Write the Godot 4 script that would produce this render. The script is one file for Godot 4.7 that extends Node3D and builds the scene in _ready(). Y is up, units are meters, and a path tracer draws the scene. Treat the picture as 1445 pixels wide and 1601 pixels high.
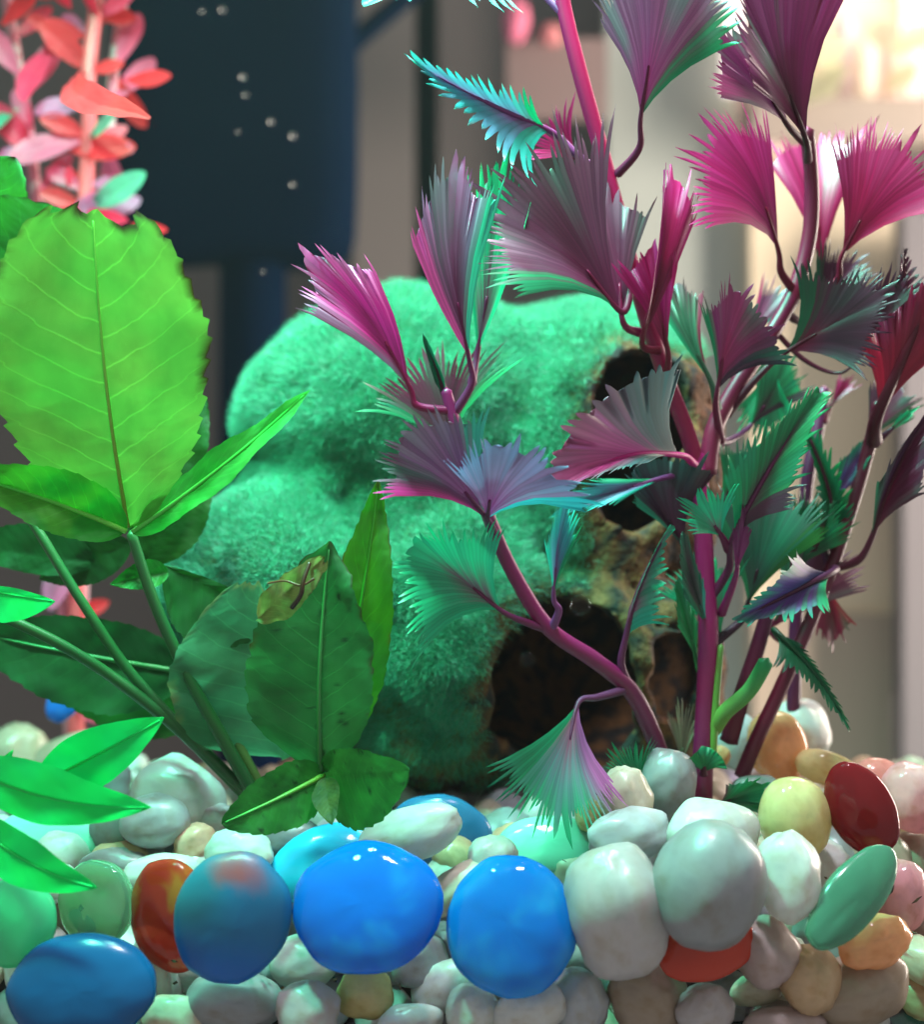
extends Node3D
# A small freshwater tank seen from close by: gravel and glass gems, plastic plants, a moss covered cave ornament.

const EYE := Vector3(0, 0.075, 0.15)
var rng := RandomNumberGenerator.new()
var mats := {}
var names := {}


# a point given by where it shows in the photograph (1445 x 1601) and its distance from the lens in mm
func at(x: float, y: float, d: float) -> Vector3:
	var k := d * 0.001 * 0.0005536
	return EYE + Vector3((x - 722.5) * k, (800.5 - y) * k, -d * 0.001)


func px(n: float, d: float) -> float:
	return n * d * 0.001 * 0.0005536


func pt(a: Array) -> Vector3:
	return at(a[0], a[1], a[2])


func lin(r: float, g: float, b: float) -> Color:
	return Color(r / 255.0, g / 255.0, b / 255.0).srgb_to_linear()


func numbered(called: String) -> String:
	var n: int = names.get(called, 0)
	names[called] = n + 1
	return called if n == 0 else "%s_%03d" % [called, n]


func tag(o: Node3D, label: String, category: String, group := "") -> void:
	o.set_meta("label", label)
	o.set_meta("category", category)
	if group:
		o.set_meta("group", group)


func thing(called: String, label: String, category: String, where: Vector3, group := "") -> Node3D:
	var o := Node3D.new()
	o.name = numbered(called)
	add_child(o)
	o.position = where
	tag(o, label, category, group)
	return o


# one mesh whose points are given in the world, hung under its thing or part
func put(called: String, mesh: Mesh, m: Material, parent: Node3D = null) -> MeshInstance3D:
	var o := MeshInstance3D.new()
	o.mesh = mesh
	o.material_override = m
	if parent == null:
		o.name = numbered(called)
		add_child(o)
	else:
		var n := 0
		for c in parent.get_children():
			if String(c.name).trim_suffix("_%03d" % n) == called or String(c.name).begins_with(called):
				n += 1
		o.name = called if n == 0 else "%s_%03d" % [called, n]
		parent.add_child(o, true)
		o.position = -parent.global_position
	return o


func setting(called: String, mesh: Mesh, m: Material) -> MeshInstance3D:
	var o := put(called, mesh, m)
	o.set_meta("kind", "structure")
	return o


func new_st() -> SurfaceTool:
	var st := SurfaceTool.new()
	st.begin(Mesh.PRIMITIVE_TRIANGLES)
	return st


func done(st: SurfaceTool) -> ArrayMesh:
	st.generate_normals()
	return st.commit()


func tri(st: SurfaceTool, p: Vector3, q: Vector3, r: Vector3, a: Color, b: Color, c: Color) -> void:
	st.set_color(a)
	st.add_vertex(p)
	st.set_color(b)
	st.add_vertex(q)
	st.set_color(c)
	st.add_vertex(r)


func quad(st: SurfaceTool, p: Vector3, q: Vector3, r: Vector3, s: Vector3, a: Color, b: Color, c: Color, d: Color) -> void:
	tri(st, p, q, r, a, b, c)
	tri(st, p, r, s, a, c, d)


func plain(c: Color, rough := 0.6) -> StandardMaterial3D:
	var m := StandardMaterial3D.new()
	m.albedo_color = c
	m.roughness = rough
	return m


func box_mesh(lo: Vector3, hi: Vector3) -> ArrayMesh:
	var st := new_st()
	st.set_smooth_group(-1)
	var v := []
	for i in 8:
		v.append(Vector3(hi.x if i & 1 else lo.x, hi.y if i & 2 else lo.y, hi.z if i & 4 else lo.z))
	for f in [[0, 2, 3, 1], [4, 5, 7, 6], [0, 4, 6, 2], [1, 3, 7, 5], [0, 1, 5, 4], [2, 6, 7, 3]]:
		quad(st, v[f[0]], v[f[3]], v[f[2]], v[f[1]], Color.WHITE, Color.WHITE, Color.WHITE, Color.WHITE)
	return done(st)


# a smooth path through points, sampled
func smooth_path(pts: Array, per := 6) -> Array:
	var out := []
	for i in pts.size() - 1:
		var a: Vector3 = pts[maxi(i - 1, 0)]
		var b: Vector3 = pts[i]
		var c: Vector3 = pts[i + 1]
		var d: Vector3 = pts[mini(i + 2, pts.size() - 1)]
		for k in per:
			out.append(b.cubic_interpolate(c, a, d, float(k) / per))
	out.append(pts[-1])
	return out


func add_tube(st: SurfaceTool, pts: Array, r0: float, r1: float, c0: Color, c1: Color, sides := 9, closed := true, lumps := 0.0) -> void:
	var path := smooth_path(pts)
	var n := path.size()
	var rings := []
	var up := Vector3(0.13, 0.2, 0.97)
	for i in n:
		var t: Vector3 = (path[mini(i + 1, n - 1)] - path[maxi(i - 1, 0)]).normalized()
		var s := t.cross(up).normalized()
		var u := s.cross(t).normalized()
		var f := float(i) / (n - 1)
		var r := lerpf(r0, r1, f) * (1.0 + lumps * rng.randf_range(-1, 1))
		var ring := []
		for k in sides:
			var a := TAU * k / sides
			ring.append(path[i] + (s * cos(a) + u * sin(a)) * r)
		rings.append(ring)
	for i in n - 1:
		var ca := c0.lerp(c1, float(i) / (n - 1))
		var cb := c0.lerp(c1, float(i + 1) / (n - 1))
		for k in sides:
			var j := (k + 1) % sides
			quad(st, rings[i][k], rings[i][j], rings[i + 1][j], rings[i + 1][k], ca, ca, cb, cb)
	if closed:
		var tip: Vector3 = path[-1] + (path[-1] - path[-2]).normalized() * r1 * 0.8
		var foot: Vector3 = path[0] - (path[1] - path[0]).normalized() * r0 * 0.3
		for k in sides:
			var j := (k + 1) % sides
			tri(st, rings[-1][k], rings[-1][j], tip, c1, c1, c1)
			tri(st, rings[0][j], rings[0][k], foot, c0, c0, c0)


# ---------------------------------------------------------------- materials
func noise_texture(freq: float, octaves: int, lo: Color, hi: Color, seed_n: int, size := 256, kind := FastNoiseLite.TYPE_SIMPLEX_SMOOTH) -> NoiseTexture2D:
	var f := FastNoiseLite.new()
	f.noise_type = kind
	f.frequency = freq
	f.fractal_octaves = octaves
	f.seed = seed_n
	var g := Gradient.new()
	g.set_color(0, lo)
	g.set_color(1, hi)
	var t := NoiseTexture2D.new()
	t.width = size
	t.height = size
	t.seamless = true
	t.noise = f
	t.color_ramp = g
	return t


func leaf_texture(as_height: bool) -> ImageTexture:
	var n := 400
	var im := Image.create(n, n, false, Image.FORMAT_RGB8)
	var cells := FastNoiseLite.new()
	cells.noise_type = FastNoiseLite.TYPE_CELLULAR
	cells.cellular_return_type = FastNoiseLite.RETURN_DISTANCE2_SUB
	cells.frequency = 0.055
	cells.seed = 5
	var blot := FastNoiseLite.new()
	blot.frequency = 0.012
	blot.fractal_octaves = 4
	blot.seed = 8
	for y in n:
		for x in n:
			var u := absf(x / (n - 1.0) - 0.5) * 2.0
			var v := y / (n - 1.0)
			var side := 0.0 if x * 2 < n else 0.045
			# side veins leave the midrib every tenth of the length and climb towards the tip
			var w := (v - side - 0.2 * pow(u, 1.15) + 1.0) * 11.0 + 0.12 * blot.get_noise_2d(x, y)
			var dist := absf(w - roundf(w)) / 11.0
			var vein := clampf(1.0 - dist / lerpf(0.005, 0.003, u), 0, 1)
			var net := clampf(1.0 - (cells.get_noise_2d(x, y) + 1.0) * 7.0, 0, 1) * 0.25
			var k := maxf(vein * (1.0 - 0.45 * u), net)
			if as_height:
				var h := clampf(0.45 - k * 0.35 + 0.12 * cos(w * TAU), 0, 1)
				im.set_pixel(x, y, Color(h, h, h))
			else:
				var b := 0.74 + 0.07 * blot.get_noise_2d(x, y)
				im.set_pixel(x, y, Color(b, b, b).lerp(Color(1, 1, 0.97), k * 0.6))
	return ImageTexture.create_from_image(im)


func make_materials() -> void:
	var m := plain(Color.WHITE, 0.42)          # dyed soft plastic of the feathery plant
	m.vertex_color_use_as_albedo = true
	m.backlight_enabled = true
	m.backlight = Color(0.7, 0.7, 0.7)
	m.metallic_specular = 0.5
	mats.feather = m
	m = plain(Color.WHITE, 0.4)
	m.vertex_color_use_as_albedo = true
	mats.stem = m
	m = plain(Color.WHITE, 0.62)               # green leaves with veins
	m.vertex_color_use_as_albedo = true
	m.albedo_texture = leaf_texture(false)
	m.heightmap_enabled = true
	m.heightmap_texture = leaf_texture(true)
	m.heightmap_scale = 0.009
	m.texture_repeat = false
	m.backlight_enabled = true
	m.backlight = Color(1.0, 1.0, 1.0)
	mats.leaf = m
	m = m.duplicate()
	m.albedo_texture = null
	m.heightmap_scale = 0.004
	m.roughness = 0.5
	mats.soft_leaf = m
	var grain := noise_texture(0.011, 5, Color(0.84, 0.84, 0.84), Color(1, 1, 1), 3)
	var ramp := Gradient.new()
	ramp.offsets = PackedFloat32Array([0.0, 0.35, 0.55, 0.8, 1.0])
	ramp.colors = PackedColorArray([Color(0.9, 0.85, 0.78), Color(0.97, 0.96, 0.94), Color(1, 1, 1), Color(0.96, 0.96, 0.97), Color(0.88, 0.88, 0.88)])
	grain.color_ramp = ramp
	var pits := noise_texture(0.04, 5, Color(0, 0, 0), Color(1, 1, 1), 4)
	pits.as_normal_map = true
	pits.bump_strength = 5.0
	var tints := {
		white = [0.70, 0.70, 0.67], cream = [0.68, 0.61, 0.48], grey = [0.34, 0.34, 0.355], rose = [0.56, 0.51, 0.515], lilac = [0.52, 0.53, 0.56], mauve = [0.54, 0.42, 0.40],
		tan = [0.66, 0.47, 0.28], orange = [0.82, 0.42, 0.20], yellow = [0.78, 0.64, 0.32], ochre = [0.62, 0.52, 0.24], brown = [0.42, 0.33, 0.25], coral = [0.80, 0.33, 0.27], pink = [0.80, 0.40, 0.42], peach = [0.85, 0.55, 0.40],
	}
	for k in tints:
		var c: Array = tints[k]
		m = plain(Color(c[0], c[1], c[2]).linear_to_srgb(), 0.3)
		m.albedo_texture = grain
		m.uv1_triplanar = true
		m.uv1_scale = Vector3(0.45, 0.45, 0.45)
		m.backlight_enabled = true             # quartz lets some light through
		m.backlight = Color(0.8, 0.8, 0.8)
		m.normal_enabled = true
		m.normal_texture = pits
		m.normal_scale = 0.09
		mats[k] = m
	for k in ["yellow", "orange", "coral", "pink"]:
		mats[k].roughness = 0.12
		mats[k].normal_scale = 0.06
	# glass: colour, share that lets light through, roughness
	var glass := {
		blue_glass = [0.01, 0.20, 0.75, 0.25, 0.06], sky_glass = [0.03, 0.50, 0.80, 0.2, 0.1], navy_glass = [0.005, 0.11, 0.30, 0.25, 0.22], slate_glass = [0.03, 0.16, 0.33, 0.25, 0.18],
		mint_glass = [0.28, 0.78, 0.58, 0.25, 0.14], green_glass = [0.08, 0.72, 0.34, 0.45, 0.3], clear_green_glass = [0.4, 0.97, 0.6, 0.85, 0.02], red_glass = [0.60, 0.06, 0.03, 0.3, 0.06],
		dark_red_glass = [0.24, 0.008, 0.012, 0.4, 0.03], leaf_glass = [0.12, 0.38, 0.25, 0.62, 0.16],
	}
	for k in glass:
		var c: Array = glass[k]
		m = plain(Color(c[0], c[1], c[2]).linear_to_srgb(), c[4])
		m.albedo_color.a = 1.0 - c[3]
		m.refraction_enabled = true
		m.refraction_scale = 0.04
		mats[k] = m
	m = mats.blue_glass.duplicate()            # swirled glass, its dye in the vertex colours
	m.albedo_color = Color(1, 1, 1, 0.6)
	m.vertex_color_use_as_albedo = true
	m.roughness = 0.05
	mats.dyed_glass = m
	m = mats.dyed_glass.duplicate()
	m.roughness = 0.36
	m.normal_enabled = true
	m.normal_texture = pits
	m.normal_scale = 0.12
	m.uv1_triplanar = true
	m.uv1_scale = Vector3(3, 3, 3)
	mats.frosted_glass = m
	for q in ["navy_glass", "green_glass", "leaf_glass", "slate_glass"]:
		mats[q].normal_enabled = true
		mats[q].normal_texture = pits
		mats[q].normal_scale = 0.08
		mats[q].uv1_triplanar = true
		mats[q].uv1_scale = Vector3(3, 3, 3)
	m = plain(Color(1, 1, 1, 0.0002), 0.0)
	m.metallic_specular = 0.15
	m.transparency = BaseMaterial3D.TRANSPARENCY_ALPHA
	mats.pane = m
	m = m.duplicate()                          # wetted on its inner face, which mirrors far less
	m.metallic_specular = 0.0
	mats.wet_pane = m
	m = m.duplicate()
	m.metallic_specular = 0.2
	mats.film = m
	m = plain(Color(1, 1, 1, 0.0), 0.0)
	m.refraction_enabled = true
	m.refraction_scale = 0.033
	mats.bubble = m


# ---------------------------------------------------------------- feathery leaves
# One leaf: fingers run from the midrib to the margin and come apart beyond «join».
func feather_leaf(stem: Node3D, b: Array, t: Array, o: Dictionary, stalk := []) -> void:
	var st := new_st()
	var B := pt(b)
	var T := pt(t)
	var L := B.distance_to(T)
	var axis := (T - B).normalized()
	var facing := Vector3(0, 0, 1)
	if absf(axis.z) > 0.9:
		facing = Vector3(0, 1, 0)
	var side0 := axis.cross(facing).normalized()
	var n0 := side0.cross(axis)
	var tilt := deg_to_rad(o.get("tilt", 0.0) + rng.randf_range(-14, 14))
	side0 = side0.rotated(axis, tilt)
	n0 = n0.rotated(axis, tilt)
	var bow: float = o.get("bow", 0.0)
	var arch: float = o.get("arch", 0.1 + rng.randf_range(-0.1, 0.14))
	var M := (B + T) * 0.5 + side0 * bow * L + n0 * arch * L
	var s: float = o.get("s", 0.16)
	var a0: float = deg_to_rad(o.get("a0", 2.0))
	var al: float = deg_to_rad(o.get("al", 34.0)) * 1.1
	var ar: float = deg_to_rad(o.get("ar", 34.0)) * 1.1
	var ll: float = o.get("ll", 0.9)
	var lr: float = o.get("lr", 0.9)
	var join: float = lerpf(o.get("join", 0.68), 1.0, 0.36)
	var n: int = int(o.get("n", 15) * 1.2)
	var fold: float = deg_to_rad(o.get("fold", 8.0))
	var cup: float = o.get("cup", 0.2) + rng.randf_range(0.0, 0.25)
	var curl: float = o.get("curl", 0.55)
	var pal: Array = o.pal
	var cols := []
	for c in pal:
		if c == null:
			cols.append(null)
		else:
			var k := lin(c[0], c[1], c[2])
			cols.append(Color(k.r * 0.98, k.g * 0.7, k.b * 0.66) if c[0] > c[1] else Color(k.r * 0.8, k.g * 0.78, k.b * 0.72))
	var ew: float = o.get("ew", 0.35)
	var blend := FastNoiseLite.new()
	blend.frequency = 1.0
	blend.seed = int(b[0] + t[1] * 3)
	var teal: float = o.get("teal", 0.0 if pal[1][0] > 130 else (0.2 if pal[1][0] < 80 and pal[1][0] > pal[1][1] else 0.55))
	var place := func(x: float, y: float, lift: float) -> Vector3:
		var q := y
		var P: Vector3 = B * (1 - q) * (1 - q) + M * 2 * q * (1 - q) + T * q * q
		var tan_: Vector3 = ((M - B) * (1 - q) + (T - M) * q).normalized()
		var sd: Vector3 = tan_.cross(n0).normalized()
		var nn: Vector3 = sd.cross(tan_)
		return P + sd * x * L * cos(fold) + nn * (absf(x) * L * sin(fold) + cup * x * x * L + lift * L)
	var rib := func(u: float, f: float) -> Vector2:
		var a := absf(u)
		var ang := lerpf(a0, al if u < 0 else ar, pow(a, 0.85))
		var ln := lerpf(1.0 - s, ll if u < 0 else lr, a * a * (1.4 - 0.4 * a))
		var g := ang * (1.0 - curl + curl * f) * signf(u)
		return Vector2(0, s * pow(1.0 - a, 1.2) + 0.015) + Vector2(sin(g), cos(g)) * ln * f
	var droop := rng.randf_range(-0.05, 0.16)
	var wavy := rng.randf_range(0.02, 0.06)
	var phase := rng.randf() * TAU
	var steps := [0.0, 0.18, 0.38, 0.56, 0.0, 0.0, 0.0, 1.0]
	for i in range(4, 7):
		steps[i] = lerpf(maxf(join, 0.58), 1.0, (i - 4) / 3.0)
	var total := n * 2
	for i in total:
		var uc := (i + 0.5) / n - 1.0
		var ua := float(i) / n - 1.0
		var ub := float(i + 1) / n - 1.0
		var longer := rng.randf_range(0.8, 1.07)
		var sway := rng.randf_range(-0.55, 0.55)
		var lift := rng.randf_range(-0.012, 0.012)
		var tone := rng.randf_range(0.8, 1.18)
		var stray := rng.randf_range(-0.18, 0.18)
		var last := []
		for k in steps.size():
			var f: float = steps[k]
			var open := clampf((f - join) / (1.0 - join), 0, 1)
			var g := f * lerpf(1.0, longer, open)
			var c2: Vector2 = rib.call(uc, g)
			var w := pow(1.0 - open, 0.55)
			var ea: Vector2 = rib.call(ua, g)
			var eb: Vector2 = rib.call(ub, g)
			if open > 0:
				c2 += (eb - ea) * sway * open
				ea = c2 + (rib.call(ua, g) - rib.call(uc, g)) * w * 0.9
				eb = c2 + (rib.call(ub, g) - rib.call(uc, g)) * w * 0.9
			var pleat := ea.distance_to(eb) * 0.13 * (1 if f > 0 else 0)
			var pc: Vector3 = place.call(c2.x, c2.y, pleat + lift * open + droop * g * g + wavy * g * sin(uc * 4.5 + phase))
			var pa: Vector3 = place.call(ea.x, ea.y, lift * open + droop * g * g + wavy * g * sin(ua * 4.5 + phase))
			var pb: Vector3 = place.call(eb.x, eb.y, lift * open + droop * g * g + wavy * g * sin(ub * 4.5 + phase))
			var col: Color = cols[0].lerp(cols[1], smoothstep(0.0, 0.5, f + stray * 0.5))
			col = col.lerp(cols[2], smoothstep(0.5, 1.0, f + stray))
			var edge = cols[3] if uc < 0 else cols[4]
			if edge != null:
				col = col.lerp(edge, smoothstep(1.0 - ew, 1.0 - ew * 0.35, absf(uc) + stray * 0.5))
			col = col.lerp(Color(0.012, 0.20, 0.125), smoothstep(0.02, 0.4, blend.get_noise_2d(uc * 1.3, f * 0.5)) * smoothstep(0.3, 0.85, f) * teal)
			col = col * tone
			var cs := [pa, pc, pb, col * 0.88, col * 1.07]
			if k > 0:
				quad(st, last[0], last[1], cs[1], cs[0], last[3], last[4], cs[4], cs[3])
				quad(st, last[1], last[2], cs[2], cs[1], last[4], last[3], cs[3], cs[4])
			last = cs
	var pts := [B + axis * L * 0.55 * (1.0 if s > 0.4 else 0.4) + n0 * L * 0.02, B]
	if s > 0.4:
		pts = [place.call(0.0, 0.8, 0.006), place.call(0.0, 0.4, 0.006), place.call(0.0, 0.0, 0.0)]
	else:
		pts = [place.call(0.0, 0.3, 0.004), place.call(0.0, 0.0, 0.0)]
	for q in stalk:
		pts.append(pt(q))
	var r: float = px(o.get("r", 8.0), b[2])
	var cr: Color = cols[5] if cols.size() > 5 and cols[5] != null else cols[0]
	add_tube(st, pts, r * 0.25, r, cr, cr, 7)
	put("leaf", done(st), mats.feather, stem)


func stem_tube(parent: Node3D, pts: Array, r0: float, r1: float, c0: Color, c1: Color, m: Material, called := "stem") -> MeshInstance3D:
	var st := new_st()
	var w := []
	for q in pts:
		w.append(pt(q))
	add_tube(st, w, px(r0, pts[0][2]), px(r1, pts[-1][2]), c0, c1, 12, true, 0.02)
	return put(called, done(st), m, parent)


# ---------------------------------------------------------------- broad leaves
func broad_leaf(plant: Node3D, b: Array, t: Array, o: Dictionary) -> MeshInstance3D:
	var st := new_st()
	var B := pt(b)
	var T := pt(t)
	var L := B.distance_to(T)
	var axis := (T - B).normalized()
	var side0 := axis.cross(Vector3(0, 0, 1)).normalized()
	var n0 := side0.cross(axis)
	var tilt := deg_to_rad(o.get("tilt", 0.0))
	side0 = side0.rotated(axis, tilt)
	n0 = n0.rotated(axis, tilt)
	var M: Vector3 = (B + T) * 0.5 + side0 * o.get("bow", 0.0) * L + n0 * o.get("arch", 0.06) * L
	var wl: float = px(o.wl, b[2])
	var wr: float = px(o.wr, b[2])
	var fat: float = o.get("fat", 0.75)        # under 1 the widest place lies nearer the base
	var blunt: float = o.get("blunt", 0.8)
	var teeth: int = o.get("teeth", 15)
	var amp: float = o.get("amp", 0.045)
	var fold: float = deg_to_rad(o.get("fold", 10.0))
	var wave: float = o.get("wave", 0.012)
	var cut: float = o.get("cut", 1.0)
	var ny: int = o.get("ny", 90)
	var nx := 9
	var ca: Color = lin(o.c[0], o.c[1], o.c[2])
	var cb: Color = ca if not o.has("c2") else lin(o.c2[0], o.c2[1], o.c2[2])
	var rim = null if not o.has("rim") else lin(o.rim[0], o.rim[1], o.rim[2])
	var noise := FastNoiseLite.new()
	noise.seed = int(b[0] * 3 + t[1])
	noise.frequency = 1.0
	var rows := []
	for j in ny + 1:
		var y0 := float(j) / ny
		var row := []
		for i in nx * 2 + 1:
			var u := float(i) / nx - 1.0
			var y := y0
			if cut < 1.0:
				y = y0 * (cut + 0.05 * noise.get_noise_2d(u * 3.0, 4.0) - 0.05 * smoothstep(0.1, 0.5, u) * (1.0 - smoothstep(0.5, 0.8, u)))
			var prof := pow(maxf(sin(PI * pow(clampf(y, 0.0, 1.0), fat)), 0.0), blunt)
			var ph := fposmod(y * teeth, 1.0)
			var tooth := amp * (ph - 0.5) * smoothstep(0.08, 0.25, y) * (1.0 - smoothstep(0.9, 1.0, y)) if teeth else 0.0
			var w: float = (wl if u < 0 else wr) * (prof + tooth * absf(u) * absf(u) + o.get("rag", 0.03) * noise.get_noise_2d(y * 5.0, 9.0 * signf(u)))
			var P: Vector3 = B * (1 - y) * (1 - y) + M * 2 * y * (1 - y) + T * y * y
			var tn: Vector3 = ((M - B) * (1 - y) + (T - M) * y).normalized()
			var sd := tn.cross(n0).normalized()
			var nn := sd.cross(tn)
			var x := u * maxf(w, L * 0.002)
			var lift: float = absf(x) * sin(fold) + wave * L * sin(y * 17.0 + u * 2.0 + b[0]) * absf(u) + o.get("lump", 0.008) * L * noise.get_noise_2d(x / L * 6.0, y * 6.0 + 20.0)
			var f := smoothstep(-0.35, 0.35, noise.get_noise_2d(x / L * 2.5, y * 2.5)) * 0.75
			var col := ca.lerp(cb, f)
			if rim != null:
				var e := maxf(smoothstep(0.93, 1.0, absf(u)), smoothstep(0.96, 1.0, y0))
				col = col.lerp(rim, e * smoothstep(-0.1, 0.3, noise.get_noise_2d(y * 6.0, u * 2.0 + 7.0) + (y0 - 0.6) * 0.9))
			if o.has("spots"):
				var sp := smoothstep(0.42, 0.55, noise.get_noise_2d(u * 3.1 + 40.0, y * 8.0))
				col = col.lerp(lin(18, 40, 22), sp * 0.75)
			row.append([P + sd * x * cos(fold) + nn * lift, col, Vector2(u * 0.5 + 0.5, y)])
		rows.append(row)
	for j in ny:
		for i in nx * 2:
			for k in [[j, i], [j, i + 1], [j + 1, i + 1], [j, i], [j + 1, i + 1], [j + 1, i]]:
				var v: Array = rows[k[0]][k[1]]
				st.set_color(v[1])
				st.set_uv(v[2])
				st.add_vertex(v[0])
	st.generate_normals()
	st.generate_tangents()
	var leaf := put("leaf", st.commit(), o.get("mat", mats.leaf), plant)
	if o.has("midrib"):
		var ms := new_st()
		var line := []
		for j in 7:
			var v: Array = rows[int(ny * (0.0 + j / 6.2))][nx]
			line.append(v[0] + n0 * px(1.0, b[2]))
		add_tube(ms, line, px(o.get("rib", 5.0), b[2]), px(1.2, b[2]), lin(o.midrib[0], o.midrib[1], o.midrib[2]), ca, 6)
		put("midrib", done(ms), mats.stem, leaf)
	return leaf


# ---------------------------------------------------------------- stones
var stones := []


func stone_mesh(seed_n: int, bumpy: float, cuts: int, square: float) -> ArrayMesh:
	var g := RandomNumberGenerator.new()
	g.seed = 100 + seed_n
	var f := FastNoiseLite.new()
	f.seed = seed_n
	f.frequency = 0.75
	f.fractal_octaves = 3
	var planes := []
	for i in cuts:
		planes.append([Vector3(g.randf_range(-1, 1), g.randf_range(-1, 1), g.randf_range(-1, 1)).normalized(), g.randf_range(0.74, 0.9)])
	var st := new_st()
	var nu := 34
	var nv := 20
	var grid := []
	for j in nv + 1:
		var row := []
		for i in nu:
			var a := TAU * i / nu
			var b := PI * j / nv
			var d := Vector3(sin(b) * cos(a), cos(b), sin(b) * sin(a))
			var e := 2.0 + square
			var r := pow(pow(absf(d.x), e) + pow(absf(d.y), e) + pow(absf(d.z), e), -1.0 / e)
			r *= 1.0 + bumpy * f.get_noise_3dv(d * 1.4)
			for p in planes:
				var h: float = d.dot(p[0]) * r
				if h > p[1] - 0.2:            # a worn flat, blended at its rim
					var w := smoothstep(p[1] - 0.2, p[1] + 0.3, h)
					r = lerpf(r, r * (p[1] + 0.02) / maxf(h, 0.01), w * 0.6)
			row.append(d * r)
		grid.append(row)
	for j in nv:
		for i in nu:
			var k := (i + 1) % nu
			if j > 0:
				tri(st, grid[j][i], grid[j][k], grid[j + 1][k], Color.WHITE, Color.WHITE, Color.WHITE)
				if j < nv - 1:
					tri(st, grid[j][i], grid[j + 1][k], grid[j + 1][i], Color.WHITE, Color.WHITE, Color.WHITE)
			else:
				tri(st, grid[j][i], grid[j + 1][k], grid[j + 1][i], Color.WHITE, Color.WHITE, Color.WHITE)
	return done(st)


# a flat-backed glass gem, round in the x-y plane, its dome towards +z
func gem_mesh(seed_n: int, dye := "") -> ArrayMesh:
	var f := FastNoiseLite.new()
	f.seed = seed_n
	f.frequency = 0.9
	var st := new_st()
	var nu := 48
	var prof := []
	for j in 15:
		var a := PI * 0.5 * j / 14.0
		prof.append(Vector2(sin(a), 0.5 * cos(a) if j < 14 else 0.0))
	for q in [Vector2(1.0, -0.07), Vector2(0.96, -0.15), Vector2(0.85, -0.19), Vector2(0.5, -0.2), Vector2(0.0, -0.2)]:
		prof.append(q)
	var rows := []
	for q in prof:
		var row := []
		for i in nu:
			var a := TAU * i / nu
			var w := 1.0 + 0.05 * f.get_noise_2d(cos(a), sin(a))
			var p := Vector3(q.x * cos(a) * w, q.x * sin(a) * w, q.y * (1.0 + 0.08 * f.get_noise_2d(q.x * cos(a) + 9.0, q.x * sin(a))))
			var c := Color.WHITE
			var k := f.get_noise_3d(p.x * 1.1, p.y * 1.1, 5.0)
			if dye == "two":                   # blue glass; the red gem refracted at its top is painted in
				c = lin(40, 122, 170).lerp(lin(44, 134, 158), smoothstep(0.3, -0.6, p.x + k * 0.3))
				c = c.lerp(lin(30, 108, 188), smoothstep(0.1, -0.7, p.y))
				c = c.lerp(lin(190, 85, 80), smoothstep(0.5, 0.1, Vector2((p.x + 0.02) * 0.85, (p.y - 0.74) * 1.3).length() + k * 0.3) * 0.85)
			elif dye == "blue":
				c = lin(12, 122, 220).lerp(lin(34, 156, 232), smoothstep(-0.1, 0.6, k))
			elif dye == "deep":
				c = lin(10, 116, 222).lerp(lin(30, 152, 236), smoothstep(0.0, 0.5, k))
			elif dye == "red":
				c = lin(195, 60, 40).lerp(lin(200, 130, 50), smoothstep(0.15, 0.5, k + 0.1))
			row.append([p, c])
		rows.append(row)
	for j in rows.size() - 1:
		for i in nu:
			var k := (i + 1) % nu
			var a: Array = rows[j][i]
			var b: Array = rows[j][k]
			var c: Array = rows[j + 1][k]
			var d: Array = rows[j + 1][i]
			if j > 0:
				tri(st, a[0], b[0], c[0], a[1], b[1], c[1])
			if j < rows.size() - 2:
				tri(st, a[0], c[0], d[0], a[1], c[1], d[1])
			elif j == rows.size() - 2:
				pass
	return done(st)


func rest(called: String, mesh: Mesh, m: Material, x: float, y: float, d: float, rx: float, ry: float, rz: float, turn: float, lean := Vector2.ZERO) -> MeshInstance3D:
	var o := MeshInstance3D.new()
	o.mesh = mesh
	o.material_override = m
	o.name = numbered(called)
	add_child(o)
	o.position = at(x, y, d)
	o.basis = Basis(Vector3.UP, deg_to_rad(lean.x)) * Basis(Vector3.RIGHT, deg_to_rad(lean.y)) * Basis(Vector3.BACK, deg_to_rad(turn)) * Basis.from_scale(Vector3(px(rx, d), px(ry, d), px(rz, d)))
	return o


func pebble(x: float, y: float, rx: float, ry: float, turn: float, d: float, m: String, v: int, label: String) -> void:
	var o := rest("pebble", stones[v], mats[m], x, y, d, rx, ry, minf(rx, ry) * 0.95, turn, Vector2(v * 13 % 40 - 20, v * 17 % 30 - 15))
	tag(o, label, "pebble", "pebbles and stones of the gravel bed")


func gem(x: float, y: float, rx: float, ry: float, turn: float, d: float, mesh: Mesh, m: String, lean: Vector2, label: String) -> void:
	var o := rest("glass_gem", mesh, mats[m], x, y, d, rx, ry, minf(rx, ry) * 0.9, turn, lean)
	tag(o, label, "glass gem", "flat glass gems lying on the gravel")


# height of the gravel's surface at a distance from the lens, metres
func bed(d: float) -> float:
	return 0.0205 + minf(d - 160.0, 25.0) * 0.0002 - maxf(d - 200.0, 0.0) * 0.00009


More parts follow.
